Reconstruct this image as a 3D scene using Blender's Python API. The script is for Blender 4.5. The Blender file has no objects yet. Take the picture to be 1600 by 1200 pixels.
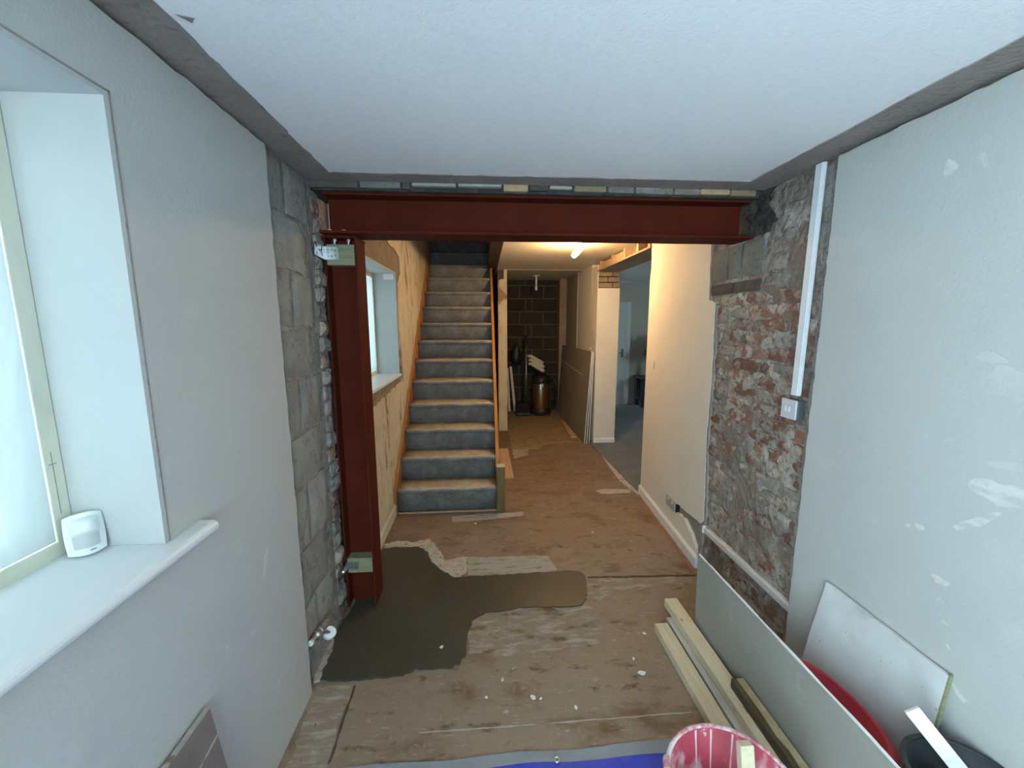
import bpy, bmesh, math, random
from mathutils import Vector, Matrix, noise
from mathutils.geometry import tessellate_polygon
random.seed(7)
scene = bpy.context.scene
COL = scene.collection

# ------------------------------------------------------------------ camera, world, exposure
H = 1.65; FPX = 630.0
PITCH, YAW, ROLL = math.radians(8.55), math.radians(4.0), math.radians(-0.1)
_f = Vector((math.sin(YAW)*math.cos(PITCH), math.cos(YAW)*math.cos(PITCH), -math.sin(PITCH)))
_r = Vector((math.cos(YAW), -math.sin(YAW), 0)); _u = _r.cross(_f)
_r2 = _r*math.cos(ROLL)+_u*math.sin(ROLL); _u2 = -_r*math.sin(ROLL)+_u*math.cos(ROLL)
cd = bpy.data.cameras.new('camera'); cam = bpy.data.objects.new('camera', cd); COL.objects.link(cam)
m = Matrix((_r2, _u2, -_f)).transposed().to_4x4(); m.translation = (0, 0, H); cam.matrix_world = m
cd.sensor_fit = 'HORIZONTAL'; cd.sensor_width = 36; cd.lens = FPX/1600*36; cd.clip_start = .02; cd.clip_end = 100
scene.camera = cam
vs = scene.view_settings
vs.view_transform = 'Standard'; vs.look = 'None'; vs.gamma = 1; vs.use_curve_mapping = False; vs.exposure = 1.75

SKY = 7.1
world = bpy.data.worlds.new('sky'); scene.world = world; world.use_nodes = True
bg = world.node_tree.nodes['Background']; bg.inputs[0].default_value = (.70, .895, 1.0, 1); bg.inputs[1].default_value = SKY

def portal(name, loc, rot, sx, sy):           # guides skylight sampling through a window opening
    l = bpy.data.lights.new(name, 'AREA'); l.shape = 'RECTANGLE'; l.size = sx; l.size_y = sy; l.cycles.is_portal = True
    o = bpy.data.objects.new(name, l); COL.objects.link(o); o.location = loc; o.rotation_euler = rot; o['kind'] = 'helper'
    return o
R90 = math.pi/2
portal('daylight_side_window', (-1.16, .32, 1.62), (0, -R90, 0), 1.1, 1.4)
portal('daylight_added_window', (.1, -2.06, 1.53), (R90, 0, 0), 1.3, 1.2)
portal('daylight_added_doors', (-1.16, -1.15, 1.1), (0, -R90, 0), 2.1, 1.3)
portal('daylight_stair_window', (-1.16, 3.3, 1.64), (0, -R90, 0), 1.0, 1.2)
portal('daylight_bedroom_window', (5.05, 5.6, 1.6), (0, R90, 0), .9, .9)

# pixel (1600x1200) + a known plane -> point
def ray(px, py):
    return _r2*((px-800)/FPX) - _u2*((py-600)/FPX) + _f
def fl(px, py, z=0.): d = ray(px, py); return Vector((0, 0, H)) + d*((z-H)/d.z)
def wx(px, py, x): d = ray(px, py); return Vector((0, 0, H)) + d*(x/d.x)
def wy(px, py, y): d = ray(px, py); return Vector((0, 0, H)) + d*(y/d.y)

# ------------------------------------------------------------------ materials
MATS = {}
def mat(name, base, rough=.7, layers=(), bump=None, metal=0., spec=.3, coords='world', stretch=(1, 1, 1), rnd=0., transmission=None, coat=0.):
    """layers: (scale, colour, lo, hi[, detail[, stretch[, noise distortion]]]) laid one on the other; bump: (scale, distance[, detail])"""
    mt = bpy.data.materials.new(name); mt.use_nodes = True; nt = mt.node_tree; N = nt.nodes; L = nt.links
    b = N['Principled BSDF']; b.inputs['Roughness'].default_value = rough; b.inputs['Metallic'].default_value = metal
    b.inputs['Specular IOR Level'].default_value = spec; b.inputs['Coat Weight'].default_value = coat
    if coords == 'world': src = N.new('ShaderNodeNewGeometry').outputs['Position']
    else: src = N.new('ShaderNodeTexCoord').outputs['Object']
    def mapped(st):
        if tuple(st) == (1, 1, 1): return src
        mp = N.new('ShaderNodeVectorMath'); mp.operation = 'MULTIPLY'; mp.inputs[1].default_value = st; L.new(src, mp.inputs[0]); return mp.outputs[0]
    rgb = N.new('ShaderNodeRGB'); rgb.outputs[0].default_value = (*base, 1); cur = rgb.outputs[0]
    for i, ly in enumerate(layers):
        sc, c2, lo, hi = ly[:4]; det = ly[4] if len(ly) > 4 else 4; st = ly[5] if len(ly) > 5 else stretch; dist = ly[6] if len(ly) > 6 else 0
        off = N.new('ShaderNodeVectorMath'); off.operation = 'ADD'; off.inputs[1].default_value = (3.7*i+.3, 1.9*i, 7.1*i); L.new(mapped(st), off.inputs[0])
        nz = N.new('ShaderNodeTexNoise'); nz.inputs['Scale'].default_value = sc; nz.inputs['Detail'].default_value = det; nz.inputs['Distortion'].default_value = dist
        nz.inputs['Roughness'].default_value = .6
        L.new(off.outputs[0], nz.inputs['Vector'])
        mr = N.new('ShaderNodeMapRange'); mr.inputs['From Min'].default_value = lo; mr.inputs['From Max'].default_value = hi; L.new(nz.outputs['Fac'], mr.inputs['Value'])
        mx = N.new('ShaderNodeMix'); mx.data_type = 'RGBA'; L.new(mr.outputs[0], mx.inputs['Factor']); L.new(cur, mx.inputs['A']); mx.inputs['B'].default_value = (*c2, 1)
        cur = mx.outputs['Result']
    if rnd:
        oi = N.new('ShaderNodeObjectInfo'); hs = N.new('ShaderNodeHueSaturation')
        mr = N.new('ShaderNodeMapRange'); mr.inputs['To Min'].default_value = 1-rnd; mr.inputs['To Max'].default_value = 1+rnd; L.new(oi.outputs['Random'], mr.inputs['Value'])
        L.new(mr.outputs[0], hs.inputs['Value']); L.new(cur, hs.inputs['Color']); cur = hs.outputs['Color']
    L.new(cur, b.inputs['Base Color'])
    if bump:
        nz = N.new('ShaderNodeTexNoise'); nz.inputs['Scale'].default_value = bump[0]; nz.inputs['Detail'].default_value = bump[2] if len(bump) > 2 else 5
        L.new(mapped(stretch), nz.inputs['Vector'])
        bp = N.new('ShaderNodeBump'); bp.inputs['Distance'].default_value = bump[1]; bp.inputs['Strength'].default_value = 1.0
        L.new(nz.outputs['Fac'], bp.inputs['Height']); L.new(bp.outputs[0], b.inputs['Normal'])
    MATS[name] = mt; return mt

mat('ceiling_paint', (.86, .87, .87), .8, [(2.0, (.84, .85, .85), .4, .7), (60, (.81, .82, .82), .45, .75)], bump=(180, .0006))
mat('bare_plaster', (.27, .235, .215), .9, [(5, (.33, .29, .265), .4, .7), (40, (.16, .13, .11), .55, .8)], bump=(60, .003))
mat('grey_plaster', (.47, .475, .455), .8, [(1.5, (.44, .445, .425), .4, .7), (9, (.50, .505, .485), .6, .8), (120, (.52, .52, .505), .62, .75)], bump=(120, .0008))
mat('filler', (.62, .595, .565), .85, [(14, (.475, .475, .46), .45, .62, 6, (1, 1, 3)), (40, (.5, .5, .5), .5, .7)], bump=(60, .001))
mat('filler_faint', (.52, .52, .50), .85, [(14, (.475, .48, .46), .45, .6, 6)], bump=(60, .001))
mat('reveal_paint', (.47, .48, .47), .6, [(4, (.44, .45, .44), .4, .7)], bump=(90, .0006))
mat('gloss_white', (.68, .69, .69), .35, [(6, (.62, .63, .63), .5, .75), (30, (.5, .52, .53), .68, .8)], bump=(50, .0005))
mat('cream_frame', (.62, .62, .50), .5, [(10, (.52, .53, .42), .5, .7, 4, (1, 1, .3))], bump=(60, .0006))
mat('mortar', (.25, .225, .20), .95, [(9, (.33, .31, .285), .42, .62), (30, (.15, .13, .115), .56, .7), (3, (.21, .18, .15), .5, .7)], bump=(45, .012))
mat('old_mortar', (.33, .29, .25), .95, [(10, (.42, .38, .335), .44, .62), (26, (.17, .14, .115), .53, .64), (2.6, (.20, .165, .135), .47, .62), (7, (.24, .13, .09), .60, .68)], bump=(38, .016))
mat('old_brick', (.20, .10, .073), .95, [(10, (.26, .135, .095), .4, .7), (13, (.35, .31, .265), .47, .56, 6), (40, (.16, .085, .06), .56, .7), (2.3, (.23, .19, .16), .52, .62), (55, (.42, .37, .33), .62, .74)], bump=(45, .007), rnd=.25)
mat('grey_brick', (.23, .20, .175), .95, [(9, (.33, .30, .265), .44, .6), (30, (.14, .12, .105), .55, .7)], bump=(40, .012), rnd=.25)
mat('concrete_block', (.245, .245, .23), .95, [(5, (.31, .31, .29), .42, .68), (18, (.18, .17, .15), .56, .7), (3.0, (.21, .175, .125), .56, .68), (60, (.36, .36, .34), .64, .76)], bump=(70, .006), rnd=.14)
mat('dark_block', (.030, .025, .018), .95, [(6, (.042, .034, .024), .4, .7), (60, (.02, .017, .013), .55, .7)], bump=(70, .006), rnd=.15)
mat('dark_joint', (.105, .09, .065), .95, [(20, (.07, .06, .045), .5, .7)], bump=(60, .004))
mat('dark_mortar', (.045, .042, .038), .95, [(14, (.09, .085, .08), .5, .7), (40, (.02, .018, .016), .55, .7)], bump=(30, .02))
mat('padstone', (.15, .148, .13), .95, [(8, (.20, .195, .17), .42, .65), (30, (.11, .105, .09), .55, .7)], bump=(50, .006), rnd=.12)
mat('dark_brick', (.085, .072, .062), .95, [(20, (.12, .10, .085), .5, .7)], bump=(50, .005), rnd=.15)
mat('red_oxide', (.088, .015, .008), .7, [(5, (.074, .012, .0065), .4, .7), (60, (.095, .016, .009), .62, .75), (2, (.07, .012, .006), .5, .7)], bump=(150, .0007), spec=.06)
mat('zinc', (.62, .64, .66), .32, [(60, (.42, .45, .48), .45, .65)], metal=1., bump=(90, .0008))
mat('sawn_green_timber', (.25, .25, .15), .85, [(9, (.20, .19, .11), .45, .65, 4, (1, 1, 9)), (30, (.30, .30, .19), .55, .7, 3, (1, 1, 6))], bump=(50, .001))
mat('cream_wall', (.66, .61, .53), .8, [(1.3, (.60, .555, .48), .45, .7), (90, (.69, .64, .56), .58, .72), (7, (.62, .57, .49), .6, .75)], bump=(150, .0008))
mat('stripped_wall', (.52, .43, .30), .9, [(2.2, (.58, .49, .35), .42, .62), (4.2, (.27, .19, .11), .585, .625, 7, (1, 1.6, .55), .6), (9, (.43, .34, .22), .54, .66, 6, (1, 1, .5)), (22, (.63, .56, .44), .64, .7)], bump=(60, .003))
mat('brown_render', (.24, .175, .115), .95, [(8, (.30, .22, .15), .42, .66), (40, (.17, .12, .075), .55, .7)], bump=(60, .005))
mat('hall_ceiling', (.68, .61, .47), .85, [(1.5, (.63, .56, .42), .4, .7)], bump=(120, .0008))
mat('dull_plaster', (.30, .25, .19), .9, [(2, (.25, .21, .155), .4, .7), (20, (.40, .35, .28), .55, .7)], bump=(50, .002))
# floor
mat('floor_brown', (.175, .105, .060), .62, [
    (.9, (.155, .108, .075), .40, .62, 3),
    (3.5, (.115, .064, .034), .50, .68, 6, (1.0, 2.6, 1)),
    (6, (.21, .155, .115), .58, .72, 8, (.7, 2.2, 1)),
    (26, (.28, .23, .185), .625, .69, 5, (.5, 2.4, 1)),
    (30, (.26, .22, .18), .64, .70, 4, (2.2, .6, 1)),
    (55, (.09, .052, .03), .64, .73, 3), (11, (.10, .058, .033), .66, .70, 4),
    (17, (.36, .31, .27), .70, .735, 3)], bump=(30, .0025), spec=.35)
mat('residue', (.26, .20, .15), .9, [(16, (.38, .335, .285), .48, .66, 7, (.5, 1.8, 1)), (8, (.16, .10, .06), .56, .66, 7, (.8, 1.8, 1)), (45, (.12, .08, .055), .64, .71)], bump=(50, .003))
mat('residue_chips', (.48, .44, .38), .9, [(45, (.07, .05, .035), .58, .64, 4, (.7, 1.8, 1)), (8, (.36, .31, .25), .45, .65)], bump=(60, .004))
mat('residue_light', (.35, .325, .29), .9, [(14, (.20, .14, .095), .54, .66, 6, (.5, 2, 1)), (40, (.42, .39, .36), .55, .7)], bump=(50, .003))
mat('floor_hardboard', (.235, .165, .095), .7, [(5, (.15, .09, .045), .55, .68, 6), (12, (.29, .215, .135), .5, .7)], bump=(40, .002))
mat('wet_concrete', (.052, .047, .033), .42, [(3, (.064, .057, .040), .4, .65), (70, (.04, .035, .026), .55, .75), (130, (.3, .29, .26), .78, .8, 2)], bump=(40, .002), spec=.4)
mat('red_line', (.26, .14, .10), .8, [(20, (.20, .11, .07), .45, .65)])
mat('grey_carpet', (.145, .155, .165), .95, [(120, (.10, .11, .118), .45, .65), (3, (.165, .175, .185), .45, .7)], bump=(300, .004), spec=.1)
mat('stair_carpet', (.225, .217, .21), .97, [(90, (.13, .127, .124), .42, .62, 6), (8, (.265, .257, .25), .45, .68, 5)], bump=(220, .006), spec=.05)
mat('varnished_pine', (.46, .20, .055), .42, [(4, (.38, .155, .04), .42, .65, 4, (6, .6, .6))], spec=.45, coat=.15)
mat('newel_wood', (.17, .105, .04), .5, [(5, (.13, .075, .028), .42, .65, 4, (6, 6, .5))], spec=.4)
mat('cut_wood', (.66, .50, .36), .8, [(40, (.58, .42, .29), .45, .65)])
mat('dark_stained_timber', (.040, .017, .010), .55, [(4, (.06, .026, .014), .45, .65, 4, (6, .5, 6))])
mat('pale_pine', (.62, .545, .39), .75, [(7, (.55, .465, .31), .44, .66, 4, (7, .7, 7)), (6, (.28, .19, .10), .70, .74, 2, (3, 1.6, 3)), (40, (.40, .36, .30), .66, .72, 3, (3, .6, 3))], bump=(60, .001))
mat('grey_pine', (.44, .42, .37), .8, [(7, (.36, .34, .30), .44, .66, 4, (7, .7, 7))], bump=(60, .001))
mat('mud_timber', (.075, .058, .034), .85, [(8, (.11, .088, .052), .45, .65, 4, (5, .7, 5))], bump=(50, .002))
mat('mud_timber_pale', (.33, .27, .16), .85, [(12, (.42, .36, .23), .45, .65), (6, (.12, .09, .055), .60, .66)], bump=(50, .002))
mat('floor_plank', (.43, .285, .175), .75, [(5, (.36, .23, .135), .44, .66, 4, (6, .7, 1))], bump=(60, .001))
mat('board_grey', (.31, .295, .255), .85, [(1.8, (.28, .268, .232), .42, .66), (14, (.36, .345, .305), .64, .76)], bump=(200, .0004))
mat('board_ivory', (.22, .19, .145), .85, [(2, (.195, .165, .125), .42, .66)], bump=(200, .0004))
mat('board_edge', (.74, .75, .74), .85, [(40, (.60, .60, .58), .55, .7)], bump=(100, .001))
mat('splashed_board', (.56, .57, .57), .7, [(5, (.62, .64, .65), .42, .6), (4, (.44, .44, .44), .56, .68, 5), (38, (.30, .29, .26), .68, .715)], bump=(60, .001))
mat('brown_board', (.20, .165, .14), .8, [(6, (.16, .13, .11), .42, .65, 4, (5, 1, 1))], bump=(60, .001))
mat('pvc_white', (.72, .74, .76), .38, [(20, (.66, .68, .70), .5, .7)], spec=.4)
mat('pvc_dirty', (.60, .60, .59), .5, [(25, (.35, .32, .28), .62, .72), (8, (.66, .66, .66), .45, .65)])
mat('lilac_white', (.58, .58, .63), .4, spec=.4)
mat('dark_plastic', (.10, .11, .115), .5)
mat('socket_grey', (.33, .33, .33), .5, [(60, (.42, .42, .42), .5, .65)])
mat('black_plastic', (.012, .012, .013), .45, spec=.4)
mat('bucket_black', (.02, .023, .026), .5, [(12, (.05, .055, .06), .55, .7)], spec=.4)
mat('bronze_metal', (.34, .22, .12), .28, metal=.9)
mat('white_cloth', (.55, .50, .42), .9)
mat('tub_red', (.42, .055, .085), .5, [(7, (.50, .09, .12), .42, .66), (9, (.62, .42, .44), .555, .66, 6, (1, 1, .5)), (30, (.70, .60, .60), .62, .72, 5)], bump=(40, .002), spec=.35)
mat('tub_rim', (.55, .20, .24), .6, [(25, (.74, .66, .66), .45, .58, 6)], bump=(60, .003))
mat('tub_drip', (.72, .58, .60), .7, [(30, (.60, .40, .43), .5, .7)])
mat('red_plastic', (.40, .03, .045), .5)
mat('tarp_blue', (.025, .05, .42), .45, [(7, (.02, .04, .34), .42, .66), (260, (.035, .065, .48), .5, .65)], bump=(16, .008), spec=.4)
mat('tarp_hem', (.25, .27, .30), .6, [(7, (.22, .24, .265), .42, .66)], bump=(16, .006))
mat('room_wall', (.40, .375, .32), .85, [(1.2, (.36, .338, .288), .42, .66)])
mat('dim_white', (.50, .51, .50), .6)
mat('navy_wood', (.025, .028, .036), .5)
mat('lamp_shade', (.055, .030, .022), .8)
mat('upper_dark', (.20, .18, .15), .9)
mat('outer', (.30, .28, .26), .9)

def lighten_tops(name, colour, amount, scale):            # dust tone on upward faces, raised to carry the bulb's light from above
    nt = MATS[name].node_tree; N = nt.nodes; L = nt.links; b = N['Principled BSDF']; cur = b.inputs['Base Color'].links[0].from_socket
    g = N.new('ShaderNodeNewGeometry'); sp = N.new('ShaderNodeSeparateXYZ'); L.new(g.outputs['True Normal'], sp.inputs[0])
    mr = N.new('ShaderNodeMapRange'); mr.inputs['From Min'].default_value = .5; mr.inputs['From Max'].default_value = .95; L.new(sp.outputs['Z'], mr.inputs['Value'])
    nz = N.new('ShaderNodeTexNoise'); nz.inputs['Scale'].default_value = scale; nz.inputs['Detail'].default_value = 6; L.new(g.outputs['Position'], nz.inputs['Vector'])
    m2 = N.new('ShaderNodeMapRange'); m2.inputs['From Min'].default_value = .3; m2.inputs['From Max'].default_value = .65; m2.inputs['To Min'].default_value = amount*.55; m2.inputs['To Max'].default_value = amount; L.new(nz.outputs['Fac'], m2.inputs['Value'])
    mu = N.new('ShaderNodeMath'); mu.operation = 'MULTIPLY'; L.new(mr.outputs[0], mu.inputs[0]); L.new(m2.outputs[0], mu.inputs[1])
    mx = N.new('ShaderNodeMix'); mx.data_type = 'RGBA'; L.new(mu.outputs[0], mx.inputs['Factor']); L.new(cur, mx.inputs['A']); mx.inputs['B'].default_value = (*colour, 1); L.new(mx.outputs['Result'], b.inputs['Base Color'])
lighten_tops('stair_carpet', (.60, .53, .45), .95, 14)
def worn_near(name, colour, y0, y1, amount):        # plaster dust trodden into the floor of the room being worked on
    nt = MATS[name].node_tree; N = nt.nodes; L = nt.links; b = N['Principled BSDF']; cur = b.inputs['Base Color'].links[0].from_socket
    g = N.new('ShaderNodeNewGeometry'); sp = N.new('ShaderNodeSeparateXYZ'); L.new(g.outputs['Position'], sp.inputs[0])
    nz = N.new('ShaderNodeTexNoise'); nz.inputs['Scale'].default_value = 3; nz.inputs['Detail'].default_value = 7; L.new(g.outputs['Position'], nz.inputs['Vector'])
    ad = N.new('ShaderNodeMath'); ad.operation = 'MULTIPLY_ADD'; ad.inputs[1].default_value = 1.6; L.new(nz.outputs['Fac'], ad.inputs[0]); L.new(sp.outputs['Y'], ad.inputs[2])
    mr = N.new('ShaderNodeMapRange'); mr.inputs['From Min'].default_value = y1+.8; mr.inputs['From Max'].default_value = y0+.8; mr.inputs['To Min'].default_value = .0; mr.inputs['To Max'].default_value = amount; L.new(ad.outputs[0], mr.inputs['Value'])
    mx = N.new('ShaderNodeMix'); mx.data_type = 'RGBA'; L.new(mr.outputs[0], mx.inputs['Factor']); L.new(cur, mx.inputs['A']); mx.inputs['B'].default_value = (*colour, 1); L.new(mx.outputs['Result'], b.inputs['Base Color'])
worn_near('floor_brown', (.31, .24, .18), 2.3, 4.3, .62)
def overlay(name, layers):                          # further colour layers over what the material already has
    nt = MATS[name].node_tree; N = nt.nodes; L = nt.links; b = N['Principled BSDF']; cur = b.inputs['Base Color'].links[0].from_socket
    src = N.new('ShaderNodeNewGeometry').outputs['Position']
    for i, (sc, c2, lo, hi, det, st) in enumerate(layers):
        vm = N.new('ShaderNodeVectorMath'); vm.operation = 'MULTIPLY_ADD'; vm.inputs[1].default_value = st; vm.inputs[2].default_value = (5.3*i+1.1, 2.7*i, 0); L.new(src, vm.inputs[0])
        nz = N.new('ShaderNodeTexNoise'); nz.inputs['Scale'].default_value = sc; nz.inputs['Detail'].default_value = det; nz.inputs['Roughness'].default_value = .62; L.new(vm.outputs[0], nz.inputs['Vector'])
        mr = N.new('ShaderNodeMapRange'); mr.inputs['From Min'].default_value = lo; mr.inputs['From Max'].default_value = hi; L.new(nz.outputs['Fac'], mr.inputs['Value'])
        mx = N.new('ShaderNodeMix'); mx.data_type = 'RGBA'; L.new(mr.outputs[0], mx.inputs['Factor']); L.new(cur, mx.inputs['A']); mx.inputs['B'].default_value = (*c2, 1); cur = mx.outputs['Result']
    L.new(cur, b.inputs['Base Color'])
MARKS = [(2.6, (.155, .092, .052), .52, .66, 7, (1, 1.5, 1)), (9, (.125, .072, .042), .575, .68, 7, (.8, 1.7, 1)), (34, (.34, .285, .235), .60, .70, 5, (.45, 1.9, 1)), (30, (.33, .27, .22), .635, .70, 5, (1.8, .5, 1)), (16, (.42, .37, .32), .665, .72, 6, (.7, 1.4, 1)), (70, (.07, .045, .03), .68, .74, 3, (1, 1, 1))]
overlay('floor_brown', MARKS)
overlay('floor_hardboard', MARKS[1:3])
def special(name):
    mt = bpy.data.materials.new(name); mt.use_nodes = True; mt.node_tree.nodes.clear(); MATS[name] = mt
    return mt.node_tree, mt.node_tree.nodes.new('ShaderNodeOutputMaterial')
nt, out = special('glass')
tr = nt.nodes.new('ShaderNodeBsdfTransparent'); gl = nt.nodes.new('ShaderNodeBsdfGlossy'); gl.inputs['Roughness'].default_value = .02
tr.inputs[0].default_value = (.95, .98, .98, 1)
mx = nt.nodes.new('ShaderNodeMixShader'); mx.inputs[0].default_value = .06
nt.links.new(tr.outputs[0], mx.inputs[1]); nt.links.new(gl.outputs[0], mx.inputs[2]); nt.links.new(mx.outputs[0], out.inputs[0])
def film(name, clear, tint):
    nt, out = special(name); n = nt.nodes
    tr = n.new('ShaderNodeBsdfTransparent'); tl = n.new('ShaderNodeBsdfTranslucent'); df = n.new('ShaderNodeBsdfDiffuse'); g = n.new('ShaderNodeBsdfGlossy')
    tl.inputs[0].default_value = (*tint, 1); df.inputs[0].default_value = (*tint, 1); tr.inputs[0].default_value = (*tint, 1); g.inputs['Roughness'].default_value = .2
    a = n.new('ShaderNodeMixShader'); b = n.new('ShaderNodeMixShader'); c = n.new('ShaderNodeMixShader')
    a.inputs[0].default_value = .25; nt.links.new(tl.outputs[0], a.inputs[1]); nt.links.new(df.outputs[0], a.inputs[2])
    tc = n.new('ShaderNodeNewGeometry'); vm = n.new('ShaderNodeVectorMath'); vm.operation = 'MULTIPLY'; vm.inputs[1].default_value = (1, 2.2, .55)
    nz = n.new('ShaderNodeTexNoise'); nz.inputs['Scale'].default_value = 5; nz.inputs['Detail'].default_value = 3; nz.inputs['Distortion'].default_value = 1.2
    nt.links.new(tc.outputs['Position'], vm.inputs[0]); nt.links.new(vm.outputs[0], nz.inputs['Vector'])
    mr = n.new('ShaderNodeMapRange'); mr.inputs['From Min'].default_value = .35; mr.inputs['From Max'].default_value = .68; mr.inputs['To Min'].default_value = clear*.35; mr.inputs['To Max'].default_value = min(1, clear*1.5)
    nt.links.new(nz.outputs['Fac'], mr.inputs['Value']); nt.links.new(mr.outputs[0], b.inputs[0])
    nt.links.new(a.outputs[0], b.inputs[1]); nt.links.new(tr.outputs[0], b.inputs[2])
    c.inputs[0].default_value = .05; nt.links.new(b.outputs[0], c.inputs[1]); nt.links.new(g.outputs[0], c.inputs[2]); nt.links.new(c.outputs[0], out.inputs[0])
film('plastic_film', .16, (.088, .096, .099))
film('net_film', .15, (.09, .098, .10))
nt, out = special('bulb_glow')
em = nt.nodes.new('ShaderNodeEmission'); em.inputs[0].default_value = (1, .64, .29, 1); em.inputs[1].default_value = 290
nt.links.new(em.outputs[0], out.inputs[0])

# ------------------------------------------------------------------ mesh helpers
class MB:
    def __init__(s): s.v = []; s.f = []
    def add(s, vs, fs):
        o = len(s.v); s.v += [Vector(v) for v in vs]; s.f += [tuple(i+o for i in f) for f in fs]; return s
    def box(s, x0, y0, z0, x1, y1, z1):
        return s.add([(x0, y0, z0), (x1, y0, z0), (x1, y1, z0), (x0, y1, z0), (x0, y0, z1), (x1, y0, z1), (x1, y1, z1), (x0, y1, z1)],
                     [(0, 3, 2, 1), (4, 5, 6, 7), (0, 1, 5, 4), (1, 2, 6, 5), (2, 3, 7, 6), (3, 0, 4, 7)])
    def bar(s, a, b, w, h, up=(0, 0, 1)):                       # box along a-b, w across, h along up
        a = Vector(a); b = Vector(b); d = (b-a).normalized(); r = d.cross(Vector(up)).normalized(); u = r.cross(d)
        c = [(-w/2, -h/2), (w/2, -h/2), (w/2, h/2), (-w/2, h/2)]
        return s.add([a+r*x+u*y for x, y in c]+[b+r*x+u*y for x, y in c], [(0, 1, 2, 3), (7, 6, 5, 4), (0, 4, 5, 1), (1, 5, 6, 2), (2, 6, 7, 3), (3, 7, 4, 0)])
    def prism(s, pts, plane, a, b, holes=()):
        """polygon in a plane ('x': (y,z), 'y': (x,z), 'z': (x,y)) extruded from a to b"""
        mk = {'x': lambda p, t: (t, p[0], p[1]), 'y': lambda p, t: (p[0], t, p[1]), 'z': lambda p, t: (p[0], p[1], t)}[plane]
        loops = [list(pts)]+[list(h) for h in holes]; flat = [p for l in loops for p in l]; n = len(flat)
        tris = tessellate_polygon([[Vector((p[0], p[1], 0)) for p in l] for l in loops])
        vs = [mk(p, a) for p in flat]+[mk(p, b) for p in flat]
        fs = [tuple(t) for t in tris]+[tuple(n+i for i in reversed(t)) for t in tris]; o = 0
        for l in loops:
            k = len(l)
            for i in range(k): j = (i+1) % k; fs.append((o+i, o+j, n+o+j, n+o+i))
            o += k
        return s.add(vs, fs)
    def tube(s, pts, r, n=10, cap=True):
        pts = [Vector(p) for p in pts]; rings = []
        rr = r if isinstance(r, (list, tuple)) else [r]*len(pts)
        ref = Vector((0, 0, 1)); 
        for i, p in enumerate(pts):
            d = (pts[min(i+1, len(pts)-1)]-pts[max(i-1, 0)]).normalized()
            if abs(d.dot(ref)) > .95: q = Vector((1, 0, 0))
            else: q = ref
            a = d.cross(q).normalized(); b = d.cross(a)
            rings.append([p+a*rr[i]*math.cos(2*math.pi*k/n)+b*rr[i]*math.sin(2*math.pi*k/n) for k in range(n)])
        vs = [v for rg in rings for v in rg]; fs = []
        for i in range(len(pts)-1):
            for k in range(n): l = (k+1) % n; fs.append((i*n+k, i*n+l, (i+1)*n+l, (i+1)*n+k))
        if cap: fs += [tuple(range(n-1, -1, -1)), tuple((len(pts)-1)*n+k for k in range(n))]
        return s.add(vs, fs)
    def lathe(s, prof, c=(0, 0, 0), n=32, sx=1., sy=1.):         # prof: (r, z)
        vs = [(c[0]+r*sx*math.cos(2*math.pi*k/n), c[1]+r*sy*math.sin(2*math.pi*k/n), c[2]+z) for r, z in prof for k in range(n)]; fs = []
        for i in range(len(prof)-1):
            for k in range(n): l = (k+1) % n; fs.append((i*n+k, i*n+l, (i+1)*n+l, (i+1)*n+k))
        return s.add(vs, fs)
    def grid(s, fn, nu, nv):
        vs = [fn(i/nu, j/nv) for j in range(nv+1) for i in range(nu+1)]
        return s.add(vs, [(j*(nu+1)+i, j*(nu+1)+i+1, (j+1)*(nu+1)+i+1, (j+1)*(nu+1)+i) for j in range(nv) for i in range(nu)])
    def xf(s, fn): s.v = [Vector(fn(v)) for v in s.v]; return s

def props(o, label=None, cat=None, group=None, kind=None):
    for k, v in (('label', label), ('category', cat), ('group', group), ('kind', kind)):
        if v: o[k] = v
    return o
def worldloc(o):
    p = Vector(o.location)
    while o.parent: o = o.parent; p += Vector(o.location)
    return p
def obj(name, mb, material, parent=None, bevel=0., smooth=False, origin=None, fixn=True, segs=2, **kw):
    me = bpy.data.meshes.new(name)
    if origin is None:
        xs = [v.x for v in mb.v]; ys = [v.y for v in mb.v]; zs = [v.z for v in mb.v]
        origin = Vector(((min(xs)+max(xs))/2, (min(ys)+max(ys))/2, min(zs)))
    origin = Vector(origin)
    me.from_pydata([tuple(v-origin) for v in mb.v], [], mb.f)
    if fixn:
        bm = bmesh.new(); bm.from_mesh(me); bmesh.ops.recalc_face_normals(bm, faces=bm.faces); bm.to_mesh(me); bm.free()
    me.materials.append(MATS[material])
    if smooth:
        for p in me.polygons: p.use_smooth = True
    o = bpy.data.objects.new(name, me); COL.objects.link(o)
    if parent is not None: o.parent = parent; o.location = origin-worldloc(parent)
    else: o.location = origin
    if bevel:
        b = o.modifiers.new('edge', 'BEVEL'); b.width = bevel; b.segments = segs; b.limit_method = 'ANGLE'; b.angle_limit = math.radians(40); b.harden_normals = False
    return props(o, **kw)
def thing(name, loc, label, cat, group=None):
    o = bpy.data.objects.new(name, None); COL.objects.link(o); o.location = loc; o.empty_display_size = .05
    return props(o, label, cat, group)
def struct(name, mb, material, label=None, **kw):
    return obj(name, mb, material, origin=(0, 0, 0), kind='structure', label=label, **kw)
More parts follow.
